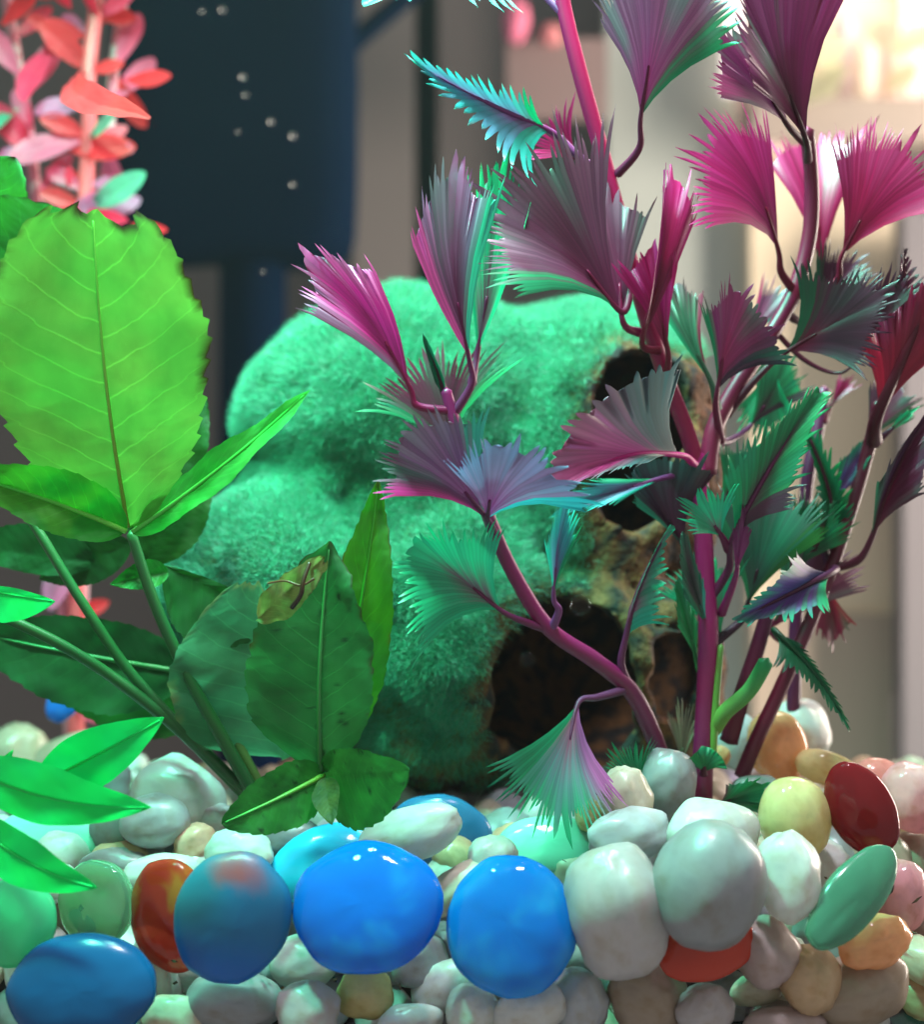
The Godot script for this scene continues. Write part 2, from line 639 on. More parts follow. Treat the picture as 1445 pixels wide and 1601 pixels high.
func build_gravel() -> void:
	for i in 10:
		stones.append(stone_mesh(i, [0.09, 0.13, 0.18, 0.1, 0.15, 0.06, 0.2, 0.12, 0.1, 0.15][i], [1, 3, 4, 2, 4, 0, 3, 3, 1, 4][i], [0.1, 0.25, 0.2, 0.2, 0.3, 0.05, 0.15, 0.3, 0.1, 0.25][i]))
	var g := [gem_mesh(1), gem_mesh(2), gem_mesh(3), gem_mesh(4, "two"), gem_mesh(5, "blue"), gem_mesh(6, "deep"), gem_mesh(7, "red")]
	# the gems
	gem(573, 1418, 119, 100, 4, 156, g[5], "dyed_glass", Vector2(-2, -26), "glossy bright blue glass gem at the front centre, widest of all")
	gem(800, 1447, 103, 106, 20, 156, g[4], "dyed_glass", Vector2(-6, -20), "round bright blue glass gem between the widest blue gem and the pink-white stone")
	gem(362, 1435, 91, 105, -14, 155, g[3], "frosted_glass", Vector2(3, 2), "frosted blue glass gem with the refracted red gem painted at its top, upright")
	gem(268, 1432, 70, 90, 8, 162, g[6], "dyed_glass", Vector2(-12, 2), "shiny orange red glass gem half behind the frosted two-coloured gem")
	gem(127, 1547, 114, 84, 0, 153, g[0], "navy_glass", Vector2(4, -14), "dark blue frosted glass gem in the bottom left corner")
	gem(24, 1442, 62, 70, 0, 158, g[1], "green_glass", Vector2(6, -8), "frosted green glass gem cut by the left edge of the picture")
	gem(150, 1412, 62, 66, 20, 163, g[2], "clear_green_glass", Vector2(-8, -10), "clear pale green glass gem beside the frosted green one")
	gem(525, 1352, 102, 64, 6, 174, g[1], "sky_glass", Vector2(8, -28), "sky blue glass gem tucked behind the widest blue gem")
	gem(690, 1306, 84, 62, -14, 182, g[2], "slate_glass", Vector2(0, -20), "dull dark blue glass gem behind the white oblong pebble")
	gem(857, 1322, 84, 48, 4, 178, g[0], "mint_glass", Vector2(0, -35), "mint green glass gem under the drooping feathery leaf")
	gem(1107, 1482, 80, 48, 16, 158, g[6], "red_glass", Vector2(0, -16), "orange red glass gem under the large smooth grey stone")
	gem(1347, 1265, 52, 76, 24, 170, g[1], "dark_red_glass", Vector2(-24, 4), "deep ruby red glass gem standing on edge beside the yellow pebble")
	gem(1334, 1402, 106, 44, 40, 156, g[2], "leaf_glass", Vector2(10, -20), "long green frosted glass gem leaning below the ruby red gem")
	gem(78, 1308, 88, 52, 0, 182, g[0], "mint_glass", Vector2(5, -38), "pale mint glass gem below the pair of bright pointed leaves")
	gem(98, 1098, 24, 34, -30, 226, g[0], "blue_glass", Vector2(10, 0), "small bright blue glass gem far back under the broad dark leaf")
	# the stones one can tell apart: x, y, half width, half height, turn, distance, colour, shape, label
	for s in [
		[640, 1304, 88, 44, 22, 168, "white", 0, "white oblong pebble with a blunt end lying over the dull blue gem"],
		[768, 1340, 40, 32, 10, 169, "white", 2, "small lumpy white pebble between the oblong pebble and the mint gem"],
		[726, 1388, 62, 34, 30, 167, "cream", 4, "cream pebble wedged behind the two bright blue gems"],
		[965, 1425, 80, 106, 8, 156, "rose", 7, "large blocky pink-white stone right of the round blue gem"],
		[1108, 1382, 88, 102, -16, 153, "grey", 5, "large smooth flat grey stone above the orange red gem"],
		[1115, 1304, 76, 56, -4, 166, "white", 3, "wide white stone behind the top of the smooth grey stone"],
		[1233, 1370, 51, 68, -6, 158, "white", 9, "upright white stone between grey stone and leaning green gem"],
		[1243, 1278, 56, 66, 12, 173, "yellow", 5, "shiny yellow egg-shaped pebble beside the ruby red gem"],
		[1366, 1472, 64, 38, 10, 160, "orange", 6, "orange stone below the leaning green gem"],
		[1200, 1490, 50, 52, 30, 160, "mauve", 4, "mauve and white veined stone right of the orange red gem"],
		[1264, 1530, 50, 50, 20, 159, "tan", 2, "tan rounded stone under the mauve veined stone"],
		[1180, 1548, 42, 24, 8, 163, "cream", 1, "thin cream stone under the mauve stone's left side"],
		[1012, 1558, 64, 54, -15, 161, "brown", 9, "dim brownish stone below the blocky pink-white stone"],
		[1102, 1582, 48, 40, 20, 158, "rose", 6, "small pinkish stone at the bottom, right of the dim brownish one"],
		[1345, 1546, 84, 54, 15, 162, "brown", 3, "wide brown stone in the bottom right corner"],
		[1226, 1602, 66, 26, 0, 158, "mauve", 8, "flat mauve-brown stone on the bottom edge under the tan stone"],
		[904, 1568, 46, 52, 12, 160, "lilac", 6, "grey lilac stone under the round blue gem's right side"],
		[826, 1576, 60, 40, 14, 157, "white", 1, "white stone directly under the round blue gem"],
		[736, 1580, 43, 38, -10, 158, "white", 2, "small round white stone under the round blue gem's left side"],
		[692, 1542, 54, 38, 35, 164, "white", 0, "slanting white stone in the gap between the two blue gems"],
		[655, 1502, 46, 42, 0, 166, "grey", 6, "pale grey stone just below the widest blue gem"],
		[570, 1553, 44, 38, 0, 162, "ochre", 4, "yellow-green ochre stone beneath the widest blue gem"],
		[642, 1597, 54, 27, 0, 160, "white", 3, "flat white stone on the bottom edge beside the ochre stone"],
		[481, 1580, 50, 44, -12, 156, "rose", 9, "rounded pale stone at the bottom below the frosted two-coloured gem"],
		[474, 1504, 54, 42, 0, 167, "white", 8, "white stone between the frosted gem and the widest blue gem"],
		[365, 1566, 78, 46, -6, 160, "grey", 8, "grey-green wide stone beneath the frosted two-coloured gem"],
		[246, 1512, 42, 74, 12, 166, "white", 0, "tall white stone between dark blue gem and orange red gem"],
		[268, 1588, 50, 30, 0, 158, "cream", 4, "pale stone on the bottom edge right of the dark blue gem"],
		[978, 1250, 42, 50, 14, 173, "cream", 6, "tall pale pebble behind the grey lilac stone, near the stem's foot"],
		[1045, 1226, 44, 58, 0, 180, "grey", 3, "pale grey-green block against the thick middle stem's foot"],
		[985, 1306, 68, 42, 6, 166, "lilac", 9, "lilac grey flat stone above the blocky pink-white stone"],
		[926, 1272, 30, 28, 0, 178, "yellow", 2, "small yellowish pebble half hidden by the drooping leaf"],
		[1215, 1168, 46, 58, 10, 196, "orange", 8, "shiny orange pebble behind the right-hand stem"],
		[1252, 1142, 46, 46, 0, 207, "white", 4, "white lump at the back, over the shiny orange pebble"],
		[1292, 1200, 46, 28, -10, 190, "yellow", 0, "flat yellow pebble between the orange pebble and ruby red gem"],
		[1372, 1222, 42, 38, 0, 184, "coral", 5, "coral pebble behind the ruby red gem"],
		[1424, 1248, 48, 56, 10, 180, "pink", 8, "pink pebble against the tank's side by the ruby red gem"],
		[1150, 1156, 36, 48, -10, 206, "lilac", 0, "pale lilac pebble at the back between the two right stems"],
		[1128, 1182, 14, 16, 0, 200, "orange", 2, "tiny orange pebble beside the lilac pebble"],
		[278, 1248, 74, 62, -30, 186, "white", 3, "big white stone left of the green plant's foot"],
		[240, 1284, 54, 42, 0, 178, "lilac", 8, "smooth bluish stone in front of the big white stone"],
		[188, 1292, 50, 44, 10, 183, "grey", 0, "pale stone left of the smooth bluish stone"],
		[306, 1318, 34, 30, 0, 178, "peach", 6, "small peach-coloured pebble right of the smooth bluish stone"],
		[62, 1384, 54, 34, 6, 172, "white", 9, "white stone behind the frosted green gem"],
		[176, 1354, 58, 30, 0, 176, "grey", 1, "flat grey stone behind the clear pale green gem"],
		[248, 1366, 62, 30, 5, 174, "white", 8, "flat white stone above the orange red gem, left part"],
		[372, 1332, 54, 34, 0, 172, "white", 4, "white stone behind the top of the frosted two-coloured gem"],
		[440, 1312, 58, 30, 8, 178, "grey", 2, "pale stone beneath the lowest green leaf"],
		[338, 1286, 40, 28, 0, 184, "rose", 1, "pale rose stone at the green plant's foot"],
		[112, 1196, 62, 50, 30, 240, "brown", 3, "beige rounded stone far back at the left, above the pointed leaves"],
		[20, 1192, 60, 58, 0, 250, "brown", 6, "tall brownish stone far back at the left edge of the picture"],
		[30, 1244, 60, 40, 0, 205, "white", 7, "pale stone far back behind the pair of pointed leaves"],
		[150, 1228, 54, 40, 0, 208, "grey", 9, "grey stone far back left of the big white stone"],
		[1185, 1240, 40, 28, 0, 184, "grey", 7, "pale stone hidden under the dark leaf by the yellow pebble"],
		[1180, 1432, 34, 40, 0, 168, "grey", 1, "shadowed stone in the gap under the upright white stone"],
		[1408, 1400, 40, 60, 0, 176, "pink", 3, "pinkish stone pressed to the tank's side, lower right"],
	]:
		pebble(s[0], s[1], s[2], s[3], s[4], s[5], s[6], s[7], s[8])
	# the rest of the bed
	var g2 := RandomNumberGenerator.new()
	g2.seed = 77
	var pick := ["white", "white", "grey", "white", "cream", "rose", "lilac", "white", "cream", "tan", "grey", "white"]
	for row in 10:
		var d := 172.0 + row * 9.5
		var layers := 4 if row == 0 else (2 if row < 3 else 1)
		for layer in layers:
			var wide := d * 0.0005536 * 770.0
			var x := -wide + g2.randf() * 6.0
			while x < wide:
				var r := g2.randf_range(4.2, 6.2)
				var z := d + g2.randf_range(-3, 3)
				if layer == 0 and row == 0:
					z += 6.0
				var y := bed(z) * 1000.0 - r * 0.9 - layer * 8.6 + g2.randf_range(-1.5, 1.0)
				var o := MeshInstance3D.new()
				o.mesh = stones[g2.randi() % 10]
				var kind: String = pick[g2.randi() % pick.size()]
				if x > 42 and g2.randf() < 0.6:
					kind = ["tan", "brown", "mauve", "cream"][g2.randi() % 4]
				o.material_override = mats[kind]
				o.name = numbered("pebble")
				add_child(o)
				o.position = Vector3(x, y, 150.0 - z) * 0.001
				o.basis = Basis.from_euler(Vector3(g2.randf() * TAU, g2.randf() * TAU, g2.randf() * TAU)) * Basis.from_scale(Vector3(r, r * g2.randf_range(0.7, 0.95), r * g2.randf_range(0.7, 1.0)) * 0.001)
				tag(o, "pale pebble of the lower gravel, mostly hidden by other stones and gems" if row < 2 else "pale pebble in the gravel behind the front stones and gems", "pebble", "small pebbles filling the gravel bed")
				x += r * g2.randf_range(1.7, 2.1)


# bits of leaf and waste lodged between the stones
func build_debris() -> void:
	var st := new_st()
	var w := Color.WHITE
	for q in [[Vector3(-1, 0, -0.3), Vector3(0.1, 0.25, 0.5), Vector3(1, 0.05, 0)], [Vector3(-1, 0, -0.3), Vector3(1, 0.05, 0), Vector3(0, -0.2, -0.6)], [Vector3(0.1, 0.25, 0.5), Vector3(-1, 0, -0.3), Vector3(0, -0.2, -0.6)], [Vector3(1, 0.05, 0), Vector3(0.1, 0.25, 0.5), Vector3(0, -0.2, -0.6)]]:
		tri(st, q[0], q[1], q[2], w, w, w)
	var g := RandomNumberGenerator.new()
	g.seed = 404
	var mm := MultiMesh.new()
	mm.transform_format = MultiMesh.TRANSFORM_3D
	mm.use_colors = true
	mm.mesh = done(st)
	mm.instance_count = 420
	for n in 420:
		var d := g.randf_range(158, 205)
		var x := g.randf_range(-0.45, 0.45) * d
		var y := bed(d) * 1000.0 - absf(g.randfn(0, 5.0)) - 1.0
		if d < 168:
			y = g.randf_range(4, 20)
		var s := g.randf_range(0.25, 0.9) * 0.001
		mm.set_instance_transform(n, Transform3D(Basis.from_euler(Vector3(g.randf() * 6, g.randf() * 6, g.randf() * 6)) * Basis.from_scale(Vector3(s * g.randf_range(0.8, 2.2), s, s)), Vector3(x, y, 150.0 - d) * 0.001))
		mm.set_instance_color(n, [lin(70, 55, 38), lin(50, 60, 34), lin(96, 78, 52), lin(38, 34, 30)][g.randi() % 4])
	var mi := MultiMeshInstance3D.new()
	mi.multimesh = mm
	var m := plain(Color.WHITE, 0.8)
	m.vertex_color_use_as_albedo = true
	mi.material_override = m
	mi.name = "debris"
	add_child(mi)
	tag(mi, "fine brown waste and plant bits lodged between the stones", "debris")
	mi.set_meta("kind", "stuff")


# ---------------------------------------------------------------- the moss cave
var lumps := []
var holes := []
var field := FastNoiseLite.new()


func shape(p: Vector3) -> float:
	var d := 1e9
	for l in lumps:
		var q: Vector3 = (p - l[0]) / l[1]
		var k := q.length()
		var e: float = k * (k - 1.0) / maxf((q / l[1]).length(), 1e-6)
		var h := clampf(0.5 + 0.5 * (e - d) / l[2], 0, 1) if d < 1e8 else 0.0
		d = e if d > 1e8 else lerpf(e, d, h) - l[2] * h * (1.0 - h)
	return d


func cave_hole(p: Vector3) -> float:
	var d := 1e9
	for l in holes:
		var q: Vector3 = (p - l[0]) / l[1]
		var k := q.length()
		d = minf(d, k * (k - 1.0) / maxf((q / l[1]).length(), 1e-6))
	return d


func build_cave() -> void:
	field.frequency = 0.09
	field.fractal_octaves = 3
	field.seed = 21
	# lumps: middle in mm, half sizes in mm, how softly it joins what is there
	var put_lump := func(x: float, y: float, d: float, rx: float, ry: float, rz: float, k: float) -> void:
		lumps.append([at(x, y, d) * 1000.0, Vector3(px(rx, d) * 1000.0, px(ry, d) * 1000.0, rz), k])
	put_lump.call(655, 662, 238, 272, 196, 34, 3.0)
	put_lump.call(930, 720, 236, 200, 246, 33, 7.0)
	put_lump.call(470, 925, 224, 204, 178, 30, 9.0)
	put_lump.call(700, 980, 226, 192, 252, 32, 5.0)
	put_lump.call(945, 1040, 231, 180, 224, 32, 8.0)
	for h in [[1012, 640, 206, 80, 98, 28], [1000, 755, 203, 66, 78, 26], [882, 1085, 202, 116, 152, 28], [1056, 1058, 204, 42, 74, 26]]:
		holes.append([at(h[0], h[1], h[2]) * 1000.0, Vector3(px(h[3], h[2]) * 1000.0, px(h[4], h[2]) * 1000.0, h[5])])
	var lo := Vector3(-62, 18, -124)
	var cell := 1.7
	var nx := 74
	var ny := 66
	var nz := 53
	var val := PackedFloat32Array()
	val.resize(nx * ny * nz)
	for k in nz:
		for j in ny:
			for i in nx:
				var p := lo + Vector3(i, j, k) * cell
				var d := shape(p)
				if absf(d) < 12.0:
					var out := d + field.get_noise_3dv(p * 0.8) * 2.6 + field.get_noise_3dv(p * 2.0) * 0.7
					d = maxf(maxf(out, -(d + 3.6)), -cave_hole(p) - 1.8 * field.get_noise_3dv(p * 1.3))
				elif d < 0:
					d = 5.0
				val[i + nx * (j + ny * k)] = d
	var vert := {}
	var pos := PackedVector3Array()
	var corner := [0, 1, nx, nx + 1, nx * ny, nx * ny + 1, nx * ny + nx, nx * ny + nx + 1]
	for k in nz - 1:
		for j in ny - 1:
			for i in nx - 1:
				var b := i + nx * (j + ny * k)
				var inside := 0
				for c in 8:
					if val[b + corner[c]] < 0:
						inside += 1
				if inside == 0 or inside == 8:
					continue
				var sum := Vector3.ZERO
				var cnt := 0
				for c in 8:
					for bit in [1, 2, 4]:
						if not c & bit:
							var va := val[b + corner[c]]
							var vb := val[b + corner[c | bit]]
							if (va < 0) != (vb < 0):
								var f := va / (va - vb)
								var pa := Vector3(c & 1, (c >> 1) & 1, c >> 2)
								var e: int = c | bit
								var pb := Vector3(e & 1, (e >> 1) & 1, e >> 2)
								sum += pa.lerp(pb, f)
								cnt += 1
				vert[b] = pos.size()
				pos.append((lo + (Vector3(i, j, k) + sum / cnt) * cell) * 0.001)
	var index := PackedInt32Array()
	var step := [1, nx, nx * ny]
	for b in vert:
		for ax in 3:
			var o: int = b + step[ax]
			if o >= val.size() or (val[b] < 0) == (val[o] < 0):
				continue
			var s1: int = step[(ax + 1) % 3]
			var s2: int = step[(ax + 2) % 3]
			if not (vert.has(b - s1) and vert.has(b - s2) and vert.has(b - s1 - s2)):
				continue
			var q := [vert[b], vert[b - s1], vert[b - s1 - s2], vert[b - s2]]
			var order := [0, 1, 2, 0, 2, 3] if val[b] >= 0 else [0, 2, 1, 0, 3, 2]
			for n in order:
				index.append(q[n])
	var cols := PackedColorArray()
	var mossy := PackedFloat32Array()
	var normals := PackedVector3Array()
	normals.resize(pos.size())
	for n in range(0, index.size(), 3):
		var a := pos[index[n]]
		var c := (pos[index[n + 2]] - a).cross(pos[index[n + 1]] - a)
		for m in 3:
			normals[index[n + m]] += c
	var moss_c := lin(80, 190, 145)
	var rock_c := lin(124, 82, 40)
	var dark_c := lin(34, 34, 30)
	for n in pos.size():
		var p := pos[n] * 1000.0
		normals[n] = normals[n].normalized()
		var depth := -shape(p)
		var hole := cave_hole(p)
		var noise := field.get_noise_3dv(p * 1.7)
		# moss grows on the outside of the left and upper rock and thins out towards the openings and the right flank
		var m := smoothstep(3.0, 0.5, depth) * smoothstep(0.8, 6.5, hole + noise * 4.0)
		m *= 1.0 - smoothstep(17.0, 25.0, p.x + noise * 5.0 - maxf(p.y - 92.0, 0.0) * 1.6)
		m *= smoothstep(23.0, 38.0, p.y + noise * 12.0 + (0.0 if p.x < -15 else -2.0))
		mossy.append(m)
		var r := rock_c.lerp(dark_c, smoothstep(-0.02, 0.16, field.get_noise_3dv(p * 2.2 + Vector3(50, 0, 0))))
		cols.append(r.lerp(moss_c, m))
	var arr := []
	arr.resize(Mesh.ARRAY_MAX)
	arr[Mesh.ARRAY_VERTEX] = pos
	arr[Mesh.ARRAY_NORMAL] = normals
	arr[Mesh.ARRAY_COLOR] = cols
	arr[Mesh.ARRAY_INDEX] = index
	var mesh := ArrayMesh.new()
	mesh.add_surface_from_arrays(Mesh.PRIMITIVE_TRIANGLES, arr)
	var cave := thing("cave_ornament", "hollow rock cave ornament with dark openings, covered in fuzzy green moss", "aquarium ornament", at(720, 1230, 215))
	var m := plain(Color.WHITE, 0.9)
	m.vertex_color_use_as_albedo = true
	m.albedo_texture = noise_texture(0.03, 5, Color(0.55, 0.55, 0.55), Color(1, 1, 1), 12)
	m.uv1_triplanar = true
	m.uv1_scale = Vector3(60, 60, 60)
	m.normal_enabled = true
	m.normal_texture = noise_texture(0.04, 5, Color.BLACK, Color.WHITE, 13)
	m.normal_texture.as_normal_map = true
	m.normal_texture.bump_strength = 8.0
	put("rock", mesh, m, cave)
	# fibres of the flock
	var fst := new_st()
	for k in 3:
		var a := TAU * k / 3
		var b := TAU * (k + 1) / 3
		var ra := Vector3(cos(a), 0, sin(a))
		var rb := Vector3(cos(b), 0, sin(b))
		var bend := Vector3(0.18, 0.55, 0)
		quad(fst, ra, rb, rb * 0.8 + bend * Vector3(10, 1, 1), ra * 0.8 + bend * Vector3(10, 1, 1), Color.WHITE, Color.WHITE, Color.WHITE, Color.WHITE)
		tri(fst, ra * 0.8 + bend * Vector3(10, 1, 1), rb * 0.8 + bend * Vector3(10, 1, 1), Vector3(5.5, 1.0, 0), Color.WHITE, Color.WHITE, Color.WHITE)
	var fibre := done(fst)
	var where := []
	var tint := []
	var g := RandomNumberGenerator.new()
	g.seed = 5
	var tone := [lin(92, 205, 160), lin(108, 212, 176), lin(78, 192, 145), lin(125, 216, 176), lin(150, 160, 84), lin(165, 200, 180)]
	for n in range(0, index.size(), 3):
		var a := pos[index[n]]
		var b := pos[index[n + 1]]
		var c := pos[index[n + 2]]
		var nn := (normals[index[n]] + normals[index[n + 1]] + normals[index[n + 2]]).normalized()
		if nn.z < -0.3:
			continue
		var ms := (mossy[index[n]] + mossy[index[n + 1]] + mossy[index[n + 2]]) / 3.0
		if ms < 0.04:
			continue
		var want := (b - a).cross(c - a).length() * 0.5 * 1e6 * 22.0 * minf(ms * 1.2 + 0.1, 1.0)
		var count := int(want) + (1 if g.randf() < want - int(want) else 0)
		for q in count:
			var u := g.randf()
			var v := g.randf()
			if u + v > 1.0:
				u = 1.0 - u
				v = 1.0 - v
			var p := a + (b - a) * u + (c - a) * v
			var comb := field.get_noise_3dv(p * 400.0)
			var dir := (nn * 0.75 + Vector3(g.randfn(0, 0.42) + comb * 0.6, g.randfn(0, 0.42) - 0.15, g.randfn(0, 0.42))).normalized()
			var sd := dir.cross(Vector3(g.randfn(), g.randfn(), g.randfn())).normalized()
			var ln := g.randf_range(0.0012, 0.0028) * (1.0 + 0.7 * comb)
			var th := g.randf_range(0.00003, 0.00005)
			where.append(Transform3D(Basis(sd * th, dir * ln, sd.cross(dir) * th), p - nn * 0.0001))
			var cc: Color = tone[g.randi() % 4] if g.randf() < 0.9 else tone[4 if ms < 0.8 else 5]
			if g.randf() < smoothstep(0.15, 0.4, field.get_noise_3dv(p * 900.0 + Vector3(9, 40, 3))) * 0.3:
				cc = lin(96, 165, 112)
			if ms < 0.6 and g.randf() < 0.35:
				cc = lin(120, 120, 60)
			tint.append(cc * g.randf_range(0.72, 0.95))
	var mm := MultiMesh.new()
	mm.transform_format = MultiMesh.TRANSFORM_3D
	mm.use_colors = true
	mm.mesh = fibre
	mm.instance_count = where.size()
	for n in where.size():
		mm.set_instance_transform(n, where[n])
		mm.set_instance_color(n, tint[n])
	var mi := MultiMeshInstance3D.new()
	mi.multimesh = mm
	m = plain(Color.WHITE, 0.7)
	m.vertex_color_use_as_albedo = true
	m.backlight_enabled = true
	m.backlight = Color(0.6, 0.6, 0.6)
	mi.material_override = m
	mi.name = "moss_fibres"
	mi.set_meta("kind", "stuff")
	cave.add_child(mi)
	mi.position = -cave.position
	print("fibres ", where.size(), " cave points ", pos.size())


# ---------------------------------------------------------------- plants
func build_purple_plant() -> void:
	var plant := thing("feathery_plant", "tall plastic plant with magenta stems and fringed purple and teal leaves", "aquarium plant", at(1100, 1235, 184))
	var pl := {
		plum = [[112, 34, 88], [104, 66, 98], [128, 92, 122], null, null, [140, 20, 90]],
		plum_green = [[110, 34, 84], [98, 62, 92], [120, 90, 116], [28, 140, 96], null, [120, 30, 80]],
		plum_right = [[112, 40, 92], [102, 62, 98], [110, 84, 112], null, [20, 110, 72], [110, 30, 80]],
		magenta = [[112, 12, 60], [150, 18, 98], [170, 48, 128], null, null, [120, 15, 55]],
		rose = [[115, 12, 60], [140, 20, 86], [165, 60, 122], null, null, [110, 15, 50]],
		brush = [[150, 30, 105], [200, 45, 160], [195, 120, 185], [140, 110, 150], null, [150, 30, 100]],
		bud = [[110, 44, 90], [122, 88, 128], [150, 110, 160], [215, 80, 165], [60, 165, 150], [120, 40, 100]],
		cyan = [[130, 90, 165], [90, 165, 195], [50, 205, 200], [35, 215, 190], [10, 170, 115], [130, 70, 140]],
		teal = [[110, 80, 110], [40, 185, 140], [20, 200, 140], [20, 190, 140], [30, 190, 150], [110, 40, 90]],
		jade = [[110, 60, 90], [60, 160, 120], [20, 180, 125], [20, 180, 125], [20, 165, 110], [90, 30, 70]],
		fan_low = [[150, 80, 130], [90, 160, 150], [60, 180, 165], [10, 165, 115], [165, 110, 185], [110, 60, 110]],
		split = [[120, 55, 110], [130, 110, 155], [120, 150, 190], [110, 70, 110], [40, 195, 205], [110, 40, 100]],
		dark = [[80, 20, 50], [62, 30, 55], [74, 46, 72], [24, 84, 60], null, [80, 15, 45]],
		crimson = [[110, 12, 45], [110, 18, 50], [120, 30, 75], [150, 18, 60], null, [85, 12, 40]],
		violet = [[190, 45, 165], [165, 70, 140], [150, 90, 130], [90, 150, 150], [70, 90, 100], [205, 30, 160]],
		green = [[70, 60, 70], [28, 120, 78], [40, 165, 110], [20, 175, 115], [60, 40, 60], [100, 40, 90]],
		deep_green = [[40, 70, 50], [18, 110, 66], [20, 140, 84], [70, 30, 50], null, [80, 20, 55]],
		iris = [[60, 70, 110], [92, 72, 150], [50, 160, 130], [40, 140, 100], null, [80, 30, 70]],
	}
	var hot := lin(205, 10, 105)
	var wine := lin(118, 14, 52)
	var berry := lin(165, 24, 105)
	# middle stem and what it carries
	var mid := stem_tube(plant, [[1098, 1262, 184], [1100, 1180, 184], [1108, 1010, 185], [1103, 900, 186], [1097, 780, 187], [1088, 712, 188]], 17, 14, lin(92, 12, 42), lin(150, 20, 100), mats.stem)
	var main := stem_tube(plant, [[1092, 740, 188], [1076, 680, 187], [1042, 590, 185], [1012, 500, 183], [985, 405, 181], [962, 315, 180], [942, 240, 179], [906, 110, 177], [882, 10, 176], [872, -70, 175]], 13, 12, lin(135, 12, 62), lin(150, 8, 70), mats.stem)
	var right := stem_tube(plant, [[1106, 740, 188], [1118, 670, 189], [1152, 605, 190], [1205, 525, 191], [1243, 455, 191], [1266, 370, 190], [1270, 290, 188], [1263, 205, 184]], 15, 11, lin(120, 14, 58), lin(80, 8, 34), mats.stem)
	var left := stem_tube(plant, [[1040, 1205, 186], [1018, 1140, 185], [985, 1078, 184], [930, 1032, 182], [858, 982, 180], [805, 900, 178], [772, 828, 177], [742, 745, 176], [712, 662, 176], [698, 612, 176]], 15, 9, lin(92, 20, 54), lin(140, 20, 86), mats.stem)
	var far := stem_tube(plant, [[1160, 1215, 190], [1182, 1160, 190], [1216, 1088, 191], [1262, 985, 192], [1302, 885, 193], [1338, 775, 193], [1362, 690, 192], [1375, 630, 190]], 12, 10, lin(78, 12, 38), lin(92, 10, 38), mats.stem)
	var back := stem_tube(plant, [[1240, 1180, 205], [1246, 960, 205], [1262, 760, 205], [1278, 680, 206], [1290, 610, 207]], 11, 10, lin(70, 16, 50), lin(92, 24, 70), mats.stem)
	# --- main stem, from the top
	feather_leaf(main, [800, -60, 178], [540, 12, 170], {s = 0.72, al = 66.0, ar = 40.0, ll = 0.36, lr = 0.28, a0 = 6.0, join = 0.35, n = 11, bow = 0.04, pal = pl.cyan}, [[850, -10, 177], [882, 22, 176]])
	feather_leaf(main, [862, 206, 177], [634, 92, 168], {s = 0.78, al = 66.0, ar = 28.0, ll = 0.42, lr = 0.34, a0 = 4.0, join = 0.38, n = 13, bow = -0.07, pal = pl.cyan, tilt = -8.0}, [[900, 240, 178], [946, 278, 179]])
	feather_leaf(main, [972, 488, 176], [738, 312, 170], {al = 40.0, ar = 46.0, ll = 0.86, lr = 0.95, n = 18, join = 0.62, bow = 0.08, pal = pl.plum_green, ew = 0.45, cup = 0.3}, [[986, 450, 179]])
	feather_leaf(main, [1002, 186, 172], [1022, -110, 162], {al = 32.0, ar = 44.0, ll = 0.72, lr = 0.68, n = 17, join = 0.66, pal = pl.plum_right, cup = 0.3, bow = 0.03}, [[1000, 232, 175], [966, 272, 179]])
	feather_leaf(main, [1004, 535, 180], [1062, 250, 176], {al = 14.0, ar = 12.0, ll = 0.86, lr = 0.82, n = 9, join = 0.74, pal = pl.magenta, fold = 35.0, bow = -0.06, tilt = 20.0, s = 0.3, curl = 0.1}, [[1030, 548, 183]])
	feather_leaf(main, [1046, 560, 182], [1018, 372, 178], {al = 22.0, ar = 18.0, ll = 0.9, lr = 0.85, n = 9, join = 0.8, pal = pl.magenta, fold = 30.0, s = 0.3, tilt = -20.0}, [[1040, 590, 184]])
	feather_leaf(main, [975, 505, 178], [955, 300, 180], {al = 24.0, ar = 20.0, ll = 0.9, lr = 0.9, n = 9, join = 0.75, pal = pl.plum, fold = 20.0}, [[1000, 520, 183]])
	feather_leaf(main, [905, 250, 184], [838, 200, 184], {al = 50.0, ar = 50.0, ll = 1.2, lr = 1.2, n = 7, join = 0.3, pal = pl.magenta}, [[948, 282, 180]])
	# --- right stem
	feather_leaf(right, [1262, 222, 176], [1140, -40, 160], {al = 22.0, ar = 34.0, ll = 0.62, lr = 0.9, n = 14, join = 0.82, pal = [[60, 14, 40], [84, 26, 62], [104, 44, 84], null, null, [60, 10, 36]], cup = 0.35, s = 0.3}, [[1264, 250, 183]])
	feather_leaf(right, [1236, 200, 178], [1105, 60, 168], {al = 26.0, ar = 26.0, ll = 0.95, lr = 0.9, n = 12, join = 0.8, pal = [[84, 20, 60], [104, 34, 80], [124, 50, 98], null, null, [70, 12, 40]], cup = 0.2, s = 0.3}, [[1262, 225, 183]])
	feather_leaf(right, [1218, 392, 186], [1082, 190, 178], {al = 46.0, ar = 24.0, ll = 0.86, lr = 0.8, n = 16, join = 0.62, bow = 0.1, pal = pl.magenta, cup = 0.2}, [[1222, 425, 188], [1243, 455, 191]])
	feather_leaf(right, [1316, 402, 186], [1425, 208, 180], {al = 36.0, ar = 40.0, ll = 0.86, lr = 0.95, n = 19, join = 0.66, pal = pl.rose, cup = 0.25, bow = -0.05}, [[1308, 440, 188], [1252, 462, 191]])
	feather_leaf(right, [1284, 425, 199], [1262, 195, 200], {al = 22.0, ar = 26.0, ll = 0.9, lr = 0.94, n = 11, join = 0.74, pal = pl.rose}, [[1262, 455, 194]])
